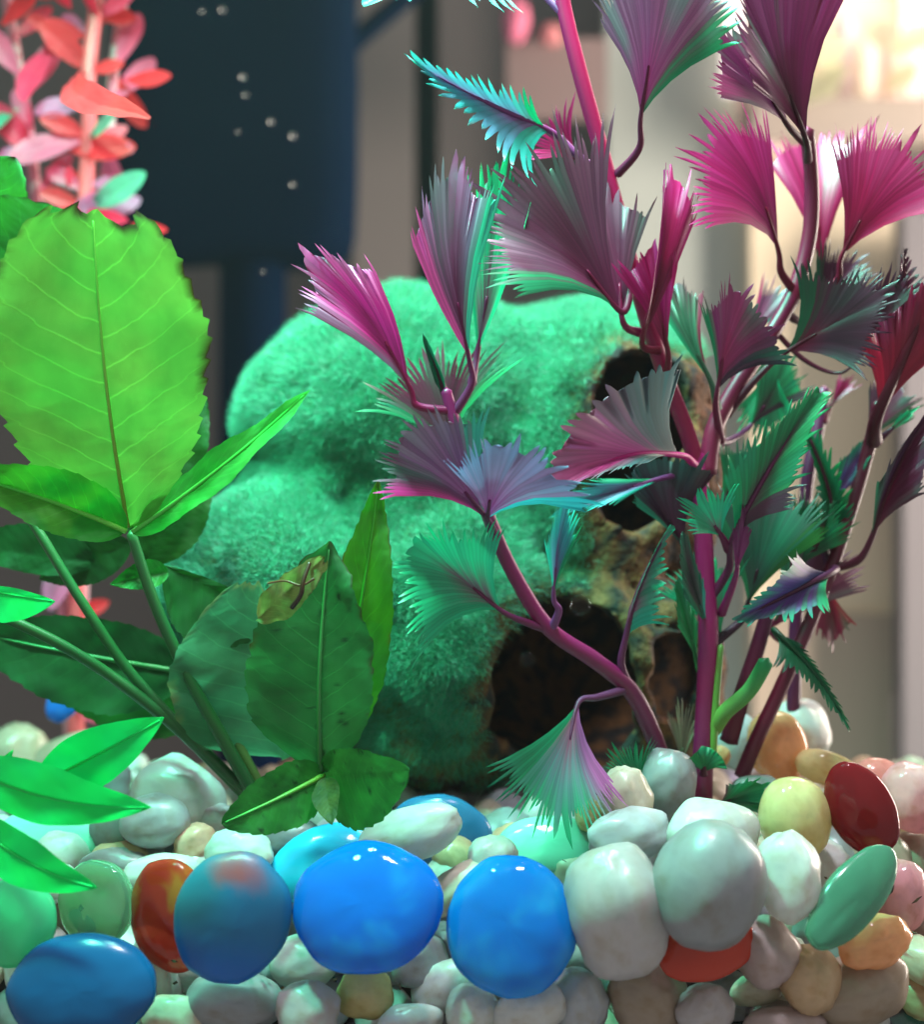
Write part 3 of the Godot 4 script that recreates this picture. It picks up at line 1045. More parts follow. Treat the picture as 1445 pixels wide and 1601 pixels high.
	feather_leaf(right, [1122, 612, 184], [1152, 430, 178], {al = 20.0, ar = 58.0, ll = 0.85, lr = 0.78, n = 14, join = 0.66, pal = [[120, 40, 90], [120, 50, 100], [125, 60, 105], [30, 120, 85], [50, 40, 60], [120, 30, 80]], s = 0.3, fold = 14.0}, [[1120, 640, 186], [1128, 690, 189]])
	feather_leaf(right, [1114, 602, 186], [1058, 432, 186], {al = 15.0, ar = 14.0, ll = 0.84, lr = 0.9, n = 9, join = 0.82, pal = [[60, 150, 110], [70, 165, 125], [110, 110, 110], [25, 175, 120], [140, 60, 95], [60, 120, 90]], s = 0.3, bow = -0.12}, [[1122, 640, 187]])
	feather_leaf(right, [1228, 552, 186], [1405, 448, 176], {al = 50.0, ar = 46.0, ll = 0.78, lr = 0.74, n = 18, join = 0.62, pal = pl.dark, s = 0.35, cup = 0.2}, [[1185, 590, 188], [1136, 650, 190]])
	feather_leaf(right, [1160, 540, 196], [1232, 440, 196], {al = 20.0, ar = 20.0, ll = 0.9, lr = 0.9, n = 8, join = 0.5, pal = pl.bud}, [[1150, 590, 193]])
	feather_leaf(right, [1408, 480, 186], [1411, 378, 184], {al = 50.0, ar = 50.0, ll = 0.4, lr = 0.4, n = 6, join = 0.2, s = 0.7, pal = pl.dark, r = 12.0}, [[1395, 540, 189]])
	feather_leaf(right, [1210, 560, 198], [1190, 690, 200], {al = 30.0, ar = 30.0, ll = 0.85, lr = 0.85, n = 10, join = 0.6, pal = pl.jade}, [])
	# --- far stem
	feather_leaf(far, [1372, 652, 186], [1470, 425, 178], {al = 36.0, ar = 26.0, ll = 0.55, lr = 0.85, n = 14, join = 0.84, teal = 0.0, pal = pl.crimson, s = 0.45, fold = -18.0, cup = 0.25, r = 14.0}, [[1368, 690, 191]])
	feather_leaf(far, [1362, 845, 188], [1452, 640, 182], {al = 22.0, ar = 20.0, ll = 0.5, lr = 0.5, n = 11, join = 0.86, pal = pl.dark, s = 0.5, fold = 30.0, bow = -0.1}, [[1340, 878, 190], [1302, 888, 193]])
	feather_leaf(far, [1292, 800, 195], [1362, 680, 193], {al = 16.0, ar = 16.0, ll = 0.6, lr = 0.6, n = 8, join = 0.9, pal = pl.iris, s = 0.4, fold = 25.0}, [[1288, 850, 195], [1300, 890, 194]])
	feather_leaf(far, [1384, 680, 190], [1436, 636, 188], {al = 14.0, ar = 14.0, ll = 0.7, lr = 0.7, n = 4, join = 0.6, pal = pl.jade, s = 0.4}, [[1372, 690, 192]])
	feather_leaf(far, [1304, 893, 184], [1134, 978, 176], {al = 28.0, ar = 34.0, ll = 0.42, lr = 0.5, n = 14, join = 0.72, pal = pl.iris, s = 0.55, fold = 14.0}, [[1304, 890, 192]])
	feather_leaf(far, [1300, 885, 197], [1240, 640, 190], {al = 56.0, ar = 20.0, ll = 0.34, lr = 0.3, n = 15, join = 0.5, pal = pl.deep_green, s = 0.8, bow = 0.12, a0 = 6.0}, [[1302, 890, 193]])
	feather_leaf(far, [1290, 905, 198], [1300, 1010, 198], {al = 24.0, ar = 34.0, ll = 0.8, lr = 0.7, n = 9, join = 0.75, pal = pl.crimson}, [])
	feather_leaf(far, [1212, 985, 184], [1332, 1148, 178], {al = 18.0, ar = 48.0, ll = 0.25, lr = 0.32, n = 13, join = 0.4, s = 0.8, a0 = 4.0, bow = -0.1, pal = [[24, 90, 60], [16, 96, 62], [20, 110, 72], [14, 70, 48], [20, 105, 70], [20, 80, 50]]}, [[1230, 1010, 188], [1246, 1025, 191]])
	feather_leaf(right, [1330, 575, 188], [1418, 420, 184], {al = 40.0, ar = 34.0, ll = 0.85, lr = 0.85, n = 14, join = 0.6, pal = pl.dark, s = 0.2, r = 5.0}, [[1300, 582, 190], [1255, 560, 191], [1215, 520, 191]])
	feather_leaf(far, [1228, 905, 196], [1302, 770, 194], {al = 40.0, ar = 30.0, ll = 0.85, lr = 0.8, n = 14, join = 0.6, pal = pl.deep_green, s = 0.3}, [[1262, 930, 195], [1285, 925, 194]])
	feather_leaf(mid, [1120, 800, 192], [1190, 690, 192], {al = 36.0, ar = 30.0, ll = 0.85, lr = 0.8, n = 12, join = 0.65, pal = pl.green, s = 0.3}, [[1108, 830, 189]])
	feather_leaf(mid, [1128, 1005, 191], [1082, 860, 192], {al = 34.0, ar = 34.0, ll = 0.9, lr = 0.9, n = 13, join = 0.66, pal = pl.jade, s = 0.3}, [[1116, 1040, 188]])
	feather_leaf(far, [1205, 985, 197], [1290, 835, 198], {al = 36.0, ar = 34.0, ll = 0.9, lr = 0.9, n = 14, join = 0.66, pal = pl.plum_green, s = 0.25}, [[1240, 1010, 196], [1254, 1000, 194]])
	feather_leaf(right, [1172, 668, 198], [1232, 560, 200], {al = 36.0, ar = 34.0, ll = 0.9, lr = 0.9, n = 12, join = 0.66, pal = pl.green, s = 0.3}, [[1140, 690, 194], [1118, 690, 190]])
	feather_leaf(right, [1262, 505, 194], [1345, 395, 192], {al = 34.0, ar = 36.0, ll = 0.9, lr = 0.85, n = 14, join = 0.6, pal = pl.dark, s = 0.25}, [[1245, 500, 192], [1232, 490, 191]])
	feather_leaf(far, [1352, 700, 196], [1400, 585, 196], {al = 30.0, ar = 30.0, ll = 0.85, lr = 0.85, n = 12, join = 0.7, pal = pl.plum_right, s = 0.25}, [[1356, 720, 193]])
	feather_leaf(back, [1296, 640, 206], [1330, 590, 206], {al = 20.0, ar = 20.0, ll = 0.9, lr = 0.9, n = 5, join = 0.6, pal = pl.rose}, [[1288, 660, 206]])
	# --- middle stem
	feather_leaf(mid, [1064, 712, 180], [842, 768, 166], {al = 9.0, ar = 62.0, ll = 0.42, lr = 0.5, n = 19, join = 0.86, pal = pl.violet, s = 0.42, cup = 0.1, bow = 0.13, ew = 0.75, tilt = 0.0}, [[1082, 722, 184], [1096, 740, 187]])
	feather_leaf(mid, [1046, 745, 186], [850, 800, 178], {al = 12.0, ar = 14.0, ll = 0.6, lr = 0.6, n = 8, join = 0.5, pal = pl.cyan, s = 0.4}, [[1090, 735, 188]])
	feather_leaf(mid, [1072, 858, 190], [985, 712, 186], {al = 18.0, ar = 44.0, ll = 0.7, lr = 0.8, n = 12, join = 0.8, pal = [[70, 30, 60], [60, 44, 66], [50, 90, 90], [40, 130, 110], [60, 26, 52], [60, 26, 50]], cup = 0.2}, [[1102, 910, 188]])
	feather_leaf(mid, [978, 1000, 182], [1058, 812, 178], {al = 10.0, ar = 52.0, ll = 0.3, lr = 0.36, n = 13, join = 0.42, pal = [[140, 90, 140], [70, 160, 140], [30, 190, 150], [150, 100, 150], [35, 190, 165], [100, 40, 90]], s = 0.8, bow = -0.13, a0 = 5.0}, [[972, 1040, 183], [986, 1076, 184]])
	feather_leaf(mid, [1108, 985, 186], [1064, 822, 180], {al = 14.0, ar = 8.0, ll = 0.5, lr = 0.5, n = 9, join = 0.85, pal = [[60, 60, 60], [70, 62, 70], [50, 130, 100], [40, 100, 80], [60, 150, 140], [60, 130, 120]], s = 0.4, bow = -0.05}, [[1112, 1010, 186]])
	feather_leaf(mid, [1092, 1040, 189], [1058, 905, 187], {al = 12.0, ar = 12.0, ll = 0.5, lr = 0.5, n = 7, join = 0.9, pal = [[30, 110, 60], [40, 150, 85], [40, 160, 100], null, null, [40, 130, 70]], s = 0.4}, [[1104, 1070, 187]])
	feather_leaf(mid, [1146, 842, 180], [1292, 600, 174], {al = 36.0, ar = 34.0, ll = 0.46, lr = 0.42, n = 17, join = 0.66, pal = pl.green, s = 0.6, bow = -0.08, fold = 24.0, a0 = 5.0}, [[1140, 890, 184], [1108, 940, 186]])
	feather_leaf(mid, [1130, 840, 179], [1072, 768, 172], {al = 30.0, ar = 44.0, ll = 0.8, lr = 0.8, n = 8, join = 0.45, pal = pl.teal}, [[1140, 860, 182]])
	feather_leaf(mid, [1170, 945, 192], [1216, 755, 190], {al = 42.0, ar = 34.0, ll = 0.95, lr = 0.9, n = 15, join = 0.7, pal = [[50, 90, 80], [30, 110, 85], [70, 95, 90], [30, 150, 100], [40, 130, 60], [60, 40, 60]], cup = 0.2}, [[1160, 970, 190], [1112, 1010, 187]])
	feather_leaf(mid, [1150, 905, 182], [1165, 790, 176], {al = 10.0, ar = 12.0, ll = 0.6, lr = 0.6, n = 6, join = 0.8, pal = [[140, 50, 130], [140, 70, 140], [110, 60, 110], null, null, [140, 40, 120]], s = 0.4}, [[1128, 960, 186]])
	# --- stubs low on the middle stem
	var stub := new_st()
	add_tube(stub, [at(1116, 1140, 184), at(1136, 1112, 182), at(1172, 1080, 180), at(1198, 1036, 178)], px(13, 184), px(12, 180), lin(120, 150, 60), lin(30, 150, 85), 10)
	put("leaf", done(stub), mats.feather, mid)
	stub = new_st()
	add_tube(stub, [at(1140, 1160, 190), at(1160, 1090, 190), at(1186, 1010, 191), at(1200, 960, 191)], px(15, 190), px(11, 190), lin(92, 12, 38), lin(74, 20, 54), 10)
	put("leaf", done(stub), mats.feather, mid)
	stub = new_st()
	add_tube(stub, [at(1114, 1200, 183), at(1120, 1100, 183), at(1128, 1010, 184)], px(7, 183), px(5, 183), lin(110, 150, 60), lin(90, 140, 60), 8)
	put("leaf", done(stub), mats.feather, mid)
	feather_leaf(mid, [1100, 1210, 181], [1102, 1165, 180], {al = 60.0, ar = 60.0, ll = 0.8, lr = 0.8, n = 5, join = 0.9, pal = pl.deep_green}, [])
	feather_leaf(mid, [1120, 1262, 184], [1200, 1215, 178], {al = 30.0, ar = 26.0, ll = 0.7, lr = 0.7, n = 8, join = 0.8, pal = pl.deep_green}, [])
	feather_leaf(mid, [1010, 1235, 184], [950, 1165, 180], {al = 40.0, ar = 40.0, ll = 0.9, lr = 0.9, n = 10, join = 0.3, pal = pl.jade}, [])
	feather_leaf(mid, [1066, 1200, 190], [1066, 1095, 190], {al = 20.0, ar = 20.0, ll = 0.8, lr = 0.8, n = 7, join = 0.2, pal = [[130, 130, 110], [140, 140, 120], [150, 150, 130], null, null, [110, 110, 90]]}, [])
	# --- left stem
	feather_leaf(left, [641, 606, 174], [460, 388, 166], {al = 17.0, ar = 17.0, ll = 0.8, lr = 0.72, n = 12, join = 0.8, pal = pl.brush, s = 0.35, bow = 0.12, fold = 10.0, curl = 0.0}, [[652, 634, 175], [700, 642, 176]])
	feather_leaf(left, [734, 562, 174], [722, 262, 170], {al = 18.0, ar = 17.0, ll = 0.68, lr = 0.92, n = 13, join = 0.84, pal = pl.bud, s = 0.3, bow = -0.08, curl = 0.05, ew = 0.5}, [[738, 600, 175], [712, 644, 176]])
	feather_leaf(left, [746, 556, 178], [790, 262, 178], {al = 16.0, ar = 15.0, ll = 0.85, lr = 0.7, n = 11, join = 0.72, pal = pl.teal, s = 0.3, bow = 0.06, curl = 0.05}, [[738, 600, 177]])
	feather_leaf(left, [700, 705, 184], [668, 545, 186], {al = 62.0, ar = 50.0, ll = 1.0, lr = 1.05, n = 13, join = 0.42, pal = [[90, 60, 75], [110, 70, 95], [150, 60, 110], [30, 140, 95], [40, 160, 105], [100, 30, 70]], s = 0.1}, [[712, 680, 178]])
	feather_leaf(left, [705, 640, 178], [662, 520, 176], {al = 9.0, ar = 9.0, ll = 0.4, lr = 0.4, n = 4, join = 0.9, pal = [[16, 80, 62], [16, 110, 84], [20, 125, 92], null, null, [80, 20, 55]], s = 0.55, r = 12.0}, [[712, 668, 176]])
	feather_leaf(left, [762, 812, 172], [612, 668, 160], {al = 24.0, ar = 34.0, ll = 0.94, lr = 0.78, n = 14, join = 0.78, pal = [[125, 55, 115], [110, 66, 110], [110, 90, 115], [195, 60, 160], [60, 130, 125], [110, 40, 100]], cup = 0.3, bow = 0.06}, [[772, 832, 176]])
	feather_leaf(left, [762, 812, 172], [768, 672, 158], {al = 22.0, ar = 52.0, ll = 0.96, lr = 0.98, n = 13, join = 0.76, pal = [[150, 60, 160], [140, 130, 185], [130, 145, 200], null, [45, 190, 205], [110, 40, 100]], cup = 0.35, s = 0.1}, [[772, 832, 176]])
	feather_leaf(left, [786, 956, 176], [622, 838, 170], {al = 58.0, ar = 48.0, ll = 0.8, lr = 0.78, n = 16, join = 0.6, pal = pl.teal, s = 0.4, bow = 0.04, a0 = 6.0}, [[820, 972, 178], [856, 984, 180]])
	feather_leaf(left, [866, 936, 176], [884, 765, 172], {al = 15.0, ar = 14.0, ll = 0.6, lr = 0.7, n = 9, join = 0.66, pal = pl.cyan, s = 0.35, fold = 20.0, bow = -0.05}, [[874, 955, 177], [862, 985, 180]])
	feather_leaf(left, [905, 1098, 178], [872, 1318, 168], {al = 32.0, ar = 40.0, ll = 0.78, lr = 0.9, n = 17, join = 0.62, pal = [[160, 85, 130], [100, 140, 150], [30, 170, 120], [170, 110, 190], [10, 165, 115], [110, 60, 110]], cup = 0.2, bow = 0.08, ew = 0.6}, [[935, 1090, 180], [985, 1076, 184]])


func build_green_plant() -> void:
	var plant := thing("broad_leaf_plant", "green broad-leaved plant with toothed, veined leaves and a torn tip", "aquarium plant", at(400, 1250, 180))
	var dk := lin(26, 74, 32)
	var lt := lin(36, 98, 48)
	stem_tube(plant, [[402, 1252, 180], [345, 1150, 179], [290, 1050, 178], [240, 940, 176], [205, 835, 174]], 11, 8, dk, lt, mats.stem)
	stem_tube(plant, [[398, 1250, 181], [330, 1185, 181], [210, 1060, 180], [130, 945, 178], [62, 835, 177], [20, 770, 178]], 9, 7, dk, lt, mats.stem)
	stem_tube(plant, [[392, 1252, 182], [290, 1150, 181], [180, 1062, 178], [80, 1000, 174], [-30, 950, 170]], 10, 8, dk, lt, mats.stem)
	stem_tube(plant, [[420, 1255, 182], [372, 1165, 182], [320, 1060, 183], [285, 960, 184], [258, 905, 184]], 9, 7, lin(70, 90, 40), lt, mats.stem)
	stem_tube(plant, [[502, 1262, 178], [502, 1235, 177], [502, 1205, 176]], 12, 10, lin(60, 110, 40), dk, mats.stem)
	broad_leaf(plant, [200, 824, 172], [144, 308, 160], {wl = 172.0, wr = 160.0, fat = 1.2, blunt = 0.47, rib = 3.5, cut = 0.965, lump = 0.004, wave = 0.008, rag = 0.055, amp = 0.06, c = [110, 222, 80], c2 = [136, 226, 86], midrib = [130, 135, 40], rim = [70, 45, 20], teeth = 17, bow = -0.02, fold = 6.0, ny = 120})
	broad_leaf(plant, [-60, 520, 182], [124, 340, 180], {wl = 150.0, wr = 130.0, c = [54, 165, 44], c2 = [70, 180, 48], midrib = [60, 110, 40], rim = [60, 50, 20], blunt = 0.7})
	broad_leaf(plant, [-90, 480, 184], [24, 246, 180], {wl = 115.0, wr = 100.0, c = [52, 160, 42], c2 = [66, 176, 46], rim = [60, 50, 20], blunt = 0.7})
	broad_leaf(plant, [208, 832, 172], [484, 610, 168], {wl = 30.0, wr = 52.0, c = [45, 200, 60], c2 = [90, 220, 90], fold = 28.0, bow = 0.09, midrib = [90, 200, 80], teeth = 11, fat = 0.7, tilt = -25.0})
	broad_leaf(plant, [214, 836, 186], [322, 620, 188], {wl = 66.0, wr = 60.0, c = [30, 110, 30], c2 = [45, 140, 35]})
	broad_leaf(plant, [222, 880, 188], [330, 720, 192], {wl = 60.0, wr = 56.0, c = [40, 140, 40], c2 = [60, 160, 50]})
	broad_leaf(plant, [196, 830, 170], [-70, 738, 158], {wl = 46.0, wr = 58.0, c = [40, 195, 50], c2 = [100, 210, 50], midrib = [110, 200, 70], fold = 20.0, bow = 0.05, teeth = 12})
	broad_leaf(plant, [150, 880, 188], [-70, 850, 186], {wl = 30.0, wr = 50.0, c = [25, 130, 55], c2 = [30, 110, 45], teeth = 12})
	broad_leaf(plant, [205, 850, 186], [60, 905, 192], {wl = 40.0, wr = 40.0, c = [25, 90, 30], c2 = [35, 110, 35]})
	broad_leaf(plant, [262, 895, 180], [172, 914, 174], {wl = 20.0, wr = 28.0, c = [40, 190, 60], c2 = [30, 150, 45], fold = 20.0, teeth = 8})
	broad_leaf(plant, [258, 884, 182], [452, 965, 180], {wl = 14.0, wr = 88.0, c = [22, 110, 30], c2 = [30, 130, 40], bow = 0.05, fat = 0.9})
	broad_leaf(plant, [300, 1052, 192], [-60, 985, 186], {wl = 84.0, wr = 62.0, c = [34, 136, 64], c2 = [28, 112, 54], midrib = [50, 120, 60], teeth = 16, arch = 0.1})
	broad_leaf(plant, [322, 1110, 195], [70, 1060, 192], {wl = 62.0, wr = 70.0, c = [36, 150, 40], c2 = [28, 120, 36], teeth = 14})
	broad_leaf(plant, [440, 1185, 184], [402, 888, 178], {wl = 148.0, wr = 92.0, c = [112, 212, 150], c2 = [92, 194, 132], rim = [190, 215, 140], cut = 0.93, fat = 0.8, bow = -0.04, wave = 0.03, teeth = 12, amp = 0.02})
	broad_leaf(plant, [402, 968, 165], [512, 866, 162], {wl = 24.0, wr = 33.0, rag = 0.16, wave = 0.04, blunt = 0.6, c = [160, 190, 90], c2 = [190, 200, 120], rim = [90, 50, 20], cut = 0.95, teeth = 0, ny = 50})
	broad_leaf(plant, [516, 1196, 177], [592, 750, 170], {wl = 56.0, wr = 58.0, c = [50, 158, 34], c2 = [84, 178, 40], midrib = [70, 140, 40], rim = [110, 110, 40], fat = 0.8, blunt = 0.85, bow = 0.03, teeth = 20, fold = 16.0, rag = 0.06, ny = 110, wave = 0.016})
	broad_leaf(plant, [502, 1208, 170], [516, 846, 166], {wl = 116.0, wr = 88.0, c = [60, 162, 80], c2 = [42, 130, 60], midrib = [46, 108, 44], spots = true, rim = [84, 84, 30], fat = 0.82, blunt = 0.8, bow = -0.03, teeth = 16, fold = 10.0, rag = 0.08, ny = 110, tilt = -6.0, wave = 0.02})
	broad_leaf(plant, [506, 1212, 170], [346, 1288, 160], {wl = 52.0, wr = 46.0, c = [60, 176, 66], c2 = [42, 140, 52], midrib = [100, 150, 50], spots = true, teeth = 11, arch = 0.12, blunt = 0.6})
	broad_leaf(plant, [506, 1210, 170], [640, 1204, 160], {wl = 44.0, wr = 84.0, c = [60, 176, 68], c2 = [42, 146, 54], teeth = 10, arch = 0.12, blunt = 0.6, spots = true})
	broad_leaf(plant, [508, 1216, 168], [520, 1290, 160], {wl = 22.0, wr = 24.0, c = [110, 140, 60], c2 = [60, 110, 50], teeth = 0, ny = 40})
	# dry rootlets caught on the torn leaf
	var st := new_st()
	add_tube(st, [at(484, 880, 162), at(474, 908, 161), at(470, 930, 161), at(456, 950, 162)], px(3, 170), px(4, 170), lin(70, 45, 25), lin(40, 25, 15), 6)
	add_tube(st, [at(418, 912, 163), at(445, 908, 162), at(470, 915, 161), at(490, 905, 161)], px(1.5, 170), px(2, 170), lin(110, 70, 35), lin(90, 55, 30), 5)
	put("dry_rootlet", done(st), mats.stem, plant)


func build_small_plants() -> void:
	# pointed bright leaves close to the glass
	var near := thing("pointed_leaf_plant", "bright emerald plastic plant whose smooth pointed leaves enter at the left edge", "aquarium plant", at(-60, 1400, 160))
	stem_tube(near, [[-60, 1420, 160], [-50, 1300, 160], [-46, 1180, 160], [-55, 1000, 163], [-60, 900, 165]], 12, 9, lin(10, 130, 70), lin(20, 160, 80), mats.stem)
	var em := {mat = mats.soft_leaf, teeth = 0, c = [0, 222, 110], c2 = [16, 235, 105], ny = 60, lump = 0.004, wave = 0.006, fold = 17.0, midrib = [0, 190, 80], rib = 2.2}
	for q in [
		[[-40, 1205, 158], [236, 1262, 152], 58.0, 40.0, 0.10, 0.7, 0.0], [[60, 1225, 162], [256, 1122, 158], 46.0, 48.0, 0.02, 0.8, 0.0], [[-40, 1285, 156], [152, 1388, 150], 44.0, 40.0, 0.10, 0.7, 0.0],
		[[-40, 920, 165], [86, 940, 160], 12.0, 44.0, 0.0, 0.9, 0.0], [[-20, 1238, 158], [20, 1172, 157], 12.0, 12.0, 0.0, 0.8, 0.0],
	]:
		var o := em.duplicate()
		o.wl = q[2]
		o.wr = q[3]
		o.bow = q[4]
		o.fat = q[5]
		o.tilt = q[6]
		broad_leaf(near, q[0], q[1], o)
	# the pink plant further back
	var pink := thing("pink_plant", "coral pink plastic plant with small rounded leaves, soft in the upper left corner", "aquarium plant", at(120, 1110, 240))
	var red := lin(205, 75, 80)
	stem_tube(pink, [[118, 1190, 264], [122, 700, 264], [132, 330, 264], [138, 215, 263], [138, 110, 262], [148, 20, 261], [152, -60, 260]], 13, 11, red, red, mats.stem)
	stem_tube(pink, [[110, 1190, 266], [70, 500, 268], [50, 250, 270], [20, 60, 270], [0, -60, 270]], 9, 8, lin(190, 110, 130), lin(200, 130, 140), mats.stem)
	stem_tube(pink, [[120, 1190, 266], [150, 400, 268], [168, 250, 271], [176, 120, 271], [200, -60, 271]], 9, 8, lin(170, 120, 130), lin(200, 140, 150), mats.stem)
	var hues := [[232, 62, 70], [236, 66, 104], [228, 118, 150], [200, 140, 180], [100, 215, 170], [230, 72, 76], [238, 96, 122]]
	var rows := [
		[138, 112, 234, 185, 130, 5], [185, 120, 228, 200, 250, 5], [195, 125, 268, 118, 235, 0], [140, 115, 60, 35, 232, 5], [90, 70, 35, 160, 225, 1], [150, 30, 130, -30, 228, 1], [150, 25, 215, -20, 236, 2], [138, 215, 180, 178, 228, 4], [138, 215, 60, 185, 234, 0],
		[136, 218, 10, 255, 232, 2], [138, 218, 210, 235, 240, 3], [132, 325, 228, 270, 234, 4], [132, 328, 200, 345, 228, 1], [132, 330, 60, 300, 236, 5], [134, 335, 220, 310, 245, 3], [205, 350, 262, 360, 226, 0], [60, 240, -10, 250, 238, 3], [55, 250, -20, 160, 236, 1],
		[30, 120, -30, 40, 236, 2], [40, 150, 90, 60, 245, 2], [20, 60, 80, 10, 243, 6], [0, 40, 60, -20, 238, 0], [172, 160, 240, 90, 250, 2], [178, 110, 215, 20, 250, 2], [165, 220, 190, 300, 250, 3], [60, 300, 110, 240, 248, 2], [50, 210, 20, 140, 244, 2], [30, 170, -10, 205, 230, 4],
		[132, 300, 70, 265, 240, 2], [90, 60, 40, 25, 236, 5], [124, 790, 100, 868, 232, 1], [140, 690, 105, 770, 240, 6], [122, 850, 78, 955, 236, 3], [122, 1000, 60, 1060, 238, 2], [116, 1050, 150, 1130, 240, 2], [108, 960, 170, 940, 242, 0],
	]
	var g := RandomNumberGenerator.new()
	g.seed = 31
	for y in [345, 290, 225, 165, 110, 60, 15, -20]:
		for k in 3:
			var a := g.randf() * TAU
			var ln := g.randf_range(55, 95)
			rows.append([138 + g.randf_range(-60, 40) * (k % 2), y, 138 + g.randf_range(-70, 30) * (k % 2) + cos(a) * ln, y - absf(sin(a)) * ln * 0.7 + 15, g.randf_range(232, 250), [0, 1, 5, 6, 2, 0, 3][g.randi() % 7]])
	for r in rows:
		var ln := Vector2(r[0] - r[2], r[1] - r[3]).length()
		var w := clampf(ln * 0.185, 11.0, 21.0)
		var h: Array = hues[r[5]]
		broad_leaf(pink, [r[0], r[1], 263], [r[2], r[3], minf(r[4] + 22, 272)], {mat = mats.soft_leaf, teeth = 0, c = [h[0] * 0.95, h[1] * 0.76, h[2] * 0.8], c2 = [h[0] * 0.95, h[1] * 0.66, h[2] * 0.76], wl = w, wr = w, fat = 1.35, blunt = 0.65, ny = 26, fold = 12.0, wave = 0.0, bow = 0.08})


# ---------------------------------------------------------------- tank, lamp, room
func build_tank() -> void:
	var side := 0.099
	setting("tank_floor", box_mesh(Vector3(-0.16, -0.005, -0.125), Vector3(side, 0.0, -0.004)), plain(Color(0.1, 0.1, 0.1)))
	var t := thing("fish_tank", "clear glass panes of the fish tank, its right corner showing as an upright line", "fish tank", Vector3(0, 0, -0.06))
	put("front_pane", box_mesh(Vector3(-0.16, -0.005, -0.0035), Vector3(side + 0.004, 0.26, -0.0005)), mats.pane, t)
	put("back_pane", box_mesh(Vector3(-0.16, -0.005, -0.129), Vector3(side + 0.004, 0.26, -0.126)), mats.wet_pane, t)
	put("side_pane", box_mesh(Vector3(side + 0.0005, -0.005, -0.1255), Vector3(side + 0.0035, 0.26, -0.004)), mats.pane, t)
	var fog := FogVolume.new()
	fog.name = "water"
	fog.shape = RenderingServer.FOG_VOLUME_SHAPE_BOX
	fog.size = Vector3(side + 0.158, 0.195, 0.118)
	var fm := FogMaterial.new()
	fm.albedo = Color(0.95, 0.92, 0.95)
	fm.density = 0.045
	fog.material = fm
	add_child(fog)
	fog.position = Vector3((side - 0.158) * 0.5, 0.1, -0.065)
	fog.set_meta("kind", "structure")
	# small air bubbles clinging to the back glass
	var ball := SphereMesh.new()
	ball.radius = 1.0
	ball.height = 2.0
	ball.radial_segments = 20
	ball.rings = 12
	for q in [[348, 15, 5], [380, 120, 5], [384, 148, 4], [424, 190, 5], [458, 212, 5.5], [372, 206, 3], [458, 288, 4], [412, 424, 3], [316, 17, 3.5]]:
		var o := rest("air_bubble", ball, mats.bubble, q[0], q[1], 274.5, q[2], q[2], q[2], 0)
		tag(o, "tiny glinting air bubble on the glass against the dark shape", "air bubble", "air bubbles in the upper left")


func build_bubbles() -> void:
	var ball := SphereMesh.new()
	ball.radius = 1.0
	ball.height = 2.0
	for q in [
		[908, 946, 153, 17, "larger round bubble on the glass before the big dark opening"], [825, 1031, 153, 12, "smaller round bubble on the glass before the big dark opening"], [784, 812, 171, 8, "clear bubble in the fork under the middle lilac leaf"],
		[942, 284, 175, 9, "clear bubble where the tallest stem meets its left leaf stalk"], [492, 1084, 164, 6, "tiny bubble on the dark toothed leaf"], [727, 962, 168, 4, "tiny bubble by the teal leaf of the left stem"], [343, 1048, 172, 6, "small bubble on the pale torn leaf"], [340, 731, 176, 6, "small bubble below the narrow upturned green leaf"],
	]:
		var o := rest("water_bubble", ball, mats.film, q[0], q[1], q[2], q[3], q[3], q[3], 0)
		tag(o, q[4], "bubble", "clear bubbles in the water")


func build_lamp() -> void:
	var lamp := thing("tank_lamp", "slim light bar with small coloured bulbs above the tank, out of view", "lamp", Vector3(0, 0.245, -0.03))
	put("housing", box_mesh(Vector3(-0.09, 0.245, -0.06), Vector3(0.08, 0.256, 0.034)), plain(Color(0.05, 0.05, 0.05), 0.4), lamp)
	put("added_back_skirt", box_mesh(Vector3(-0.09, 0.203, -0.064), Vector3(0.08, 0.256, -0.0605)), plain(Color(0.05, 0.05, 0.05), 0.4), lamp)  # unseen skirts added to keep the bulbs' light off the room behind
	put("added_end_skirt", box_mesh(Vector3(-0.094, 0.203, -0.064), Vector3(-0.0905, 0.256, 0.034)), plain(Color(0.05, 0.05, 0.05), 0.4), lamp)
	put("added_end_skirt", box_mesh(Vector3(0.0805, 0.203, -0.064), Vector3(0.084, 0.256, 0.034)), plain(Color(0.05, 0.05, 0.05), 0.4), lamp)
	for q in [[-0.065, 0.016, Color(0.42, 1.0, 0.82), 0.1], [-0.02, -0.035, Color(0.6, 1.0, 0.92), 0.066], [0.018, 0.018, Color(0.95, 0.95, 1.0), 0.044], [0.05, -0.05, Color(1.0, 0.8, 1.0), 0.011]]:
		var where := Vector3(q[0], 0.232, q[1])
		var ball := SphereMesh.new()
		ball.radius = 0.009
		ball.height = 0.018
		var m := plain(Color(0.9, 0.9, 0.9))
		m.emission_enabled = true
		m.emission = q[2]
		m.emission_energy_multiplier = 6.0
		var b := put("bulb", ball, m, lamp)
		b.position = where - lamp.position
		var l := OmniLight3D.new()
		l.name = "bulb_light"
		l.light_color = q[2]
		l.light_energy = q[3]
		l.light_size = 0.011
		l.omni_range = 3.0
		l.omni_attenuation = 2.0
		l.shadow_enabled = true
		b.add_child(l, true)


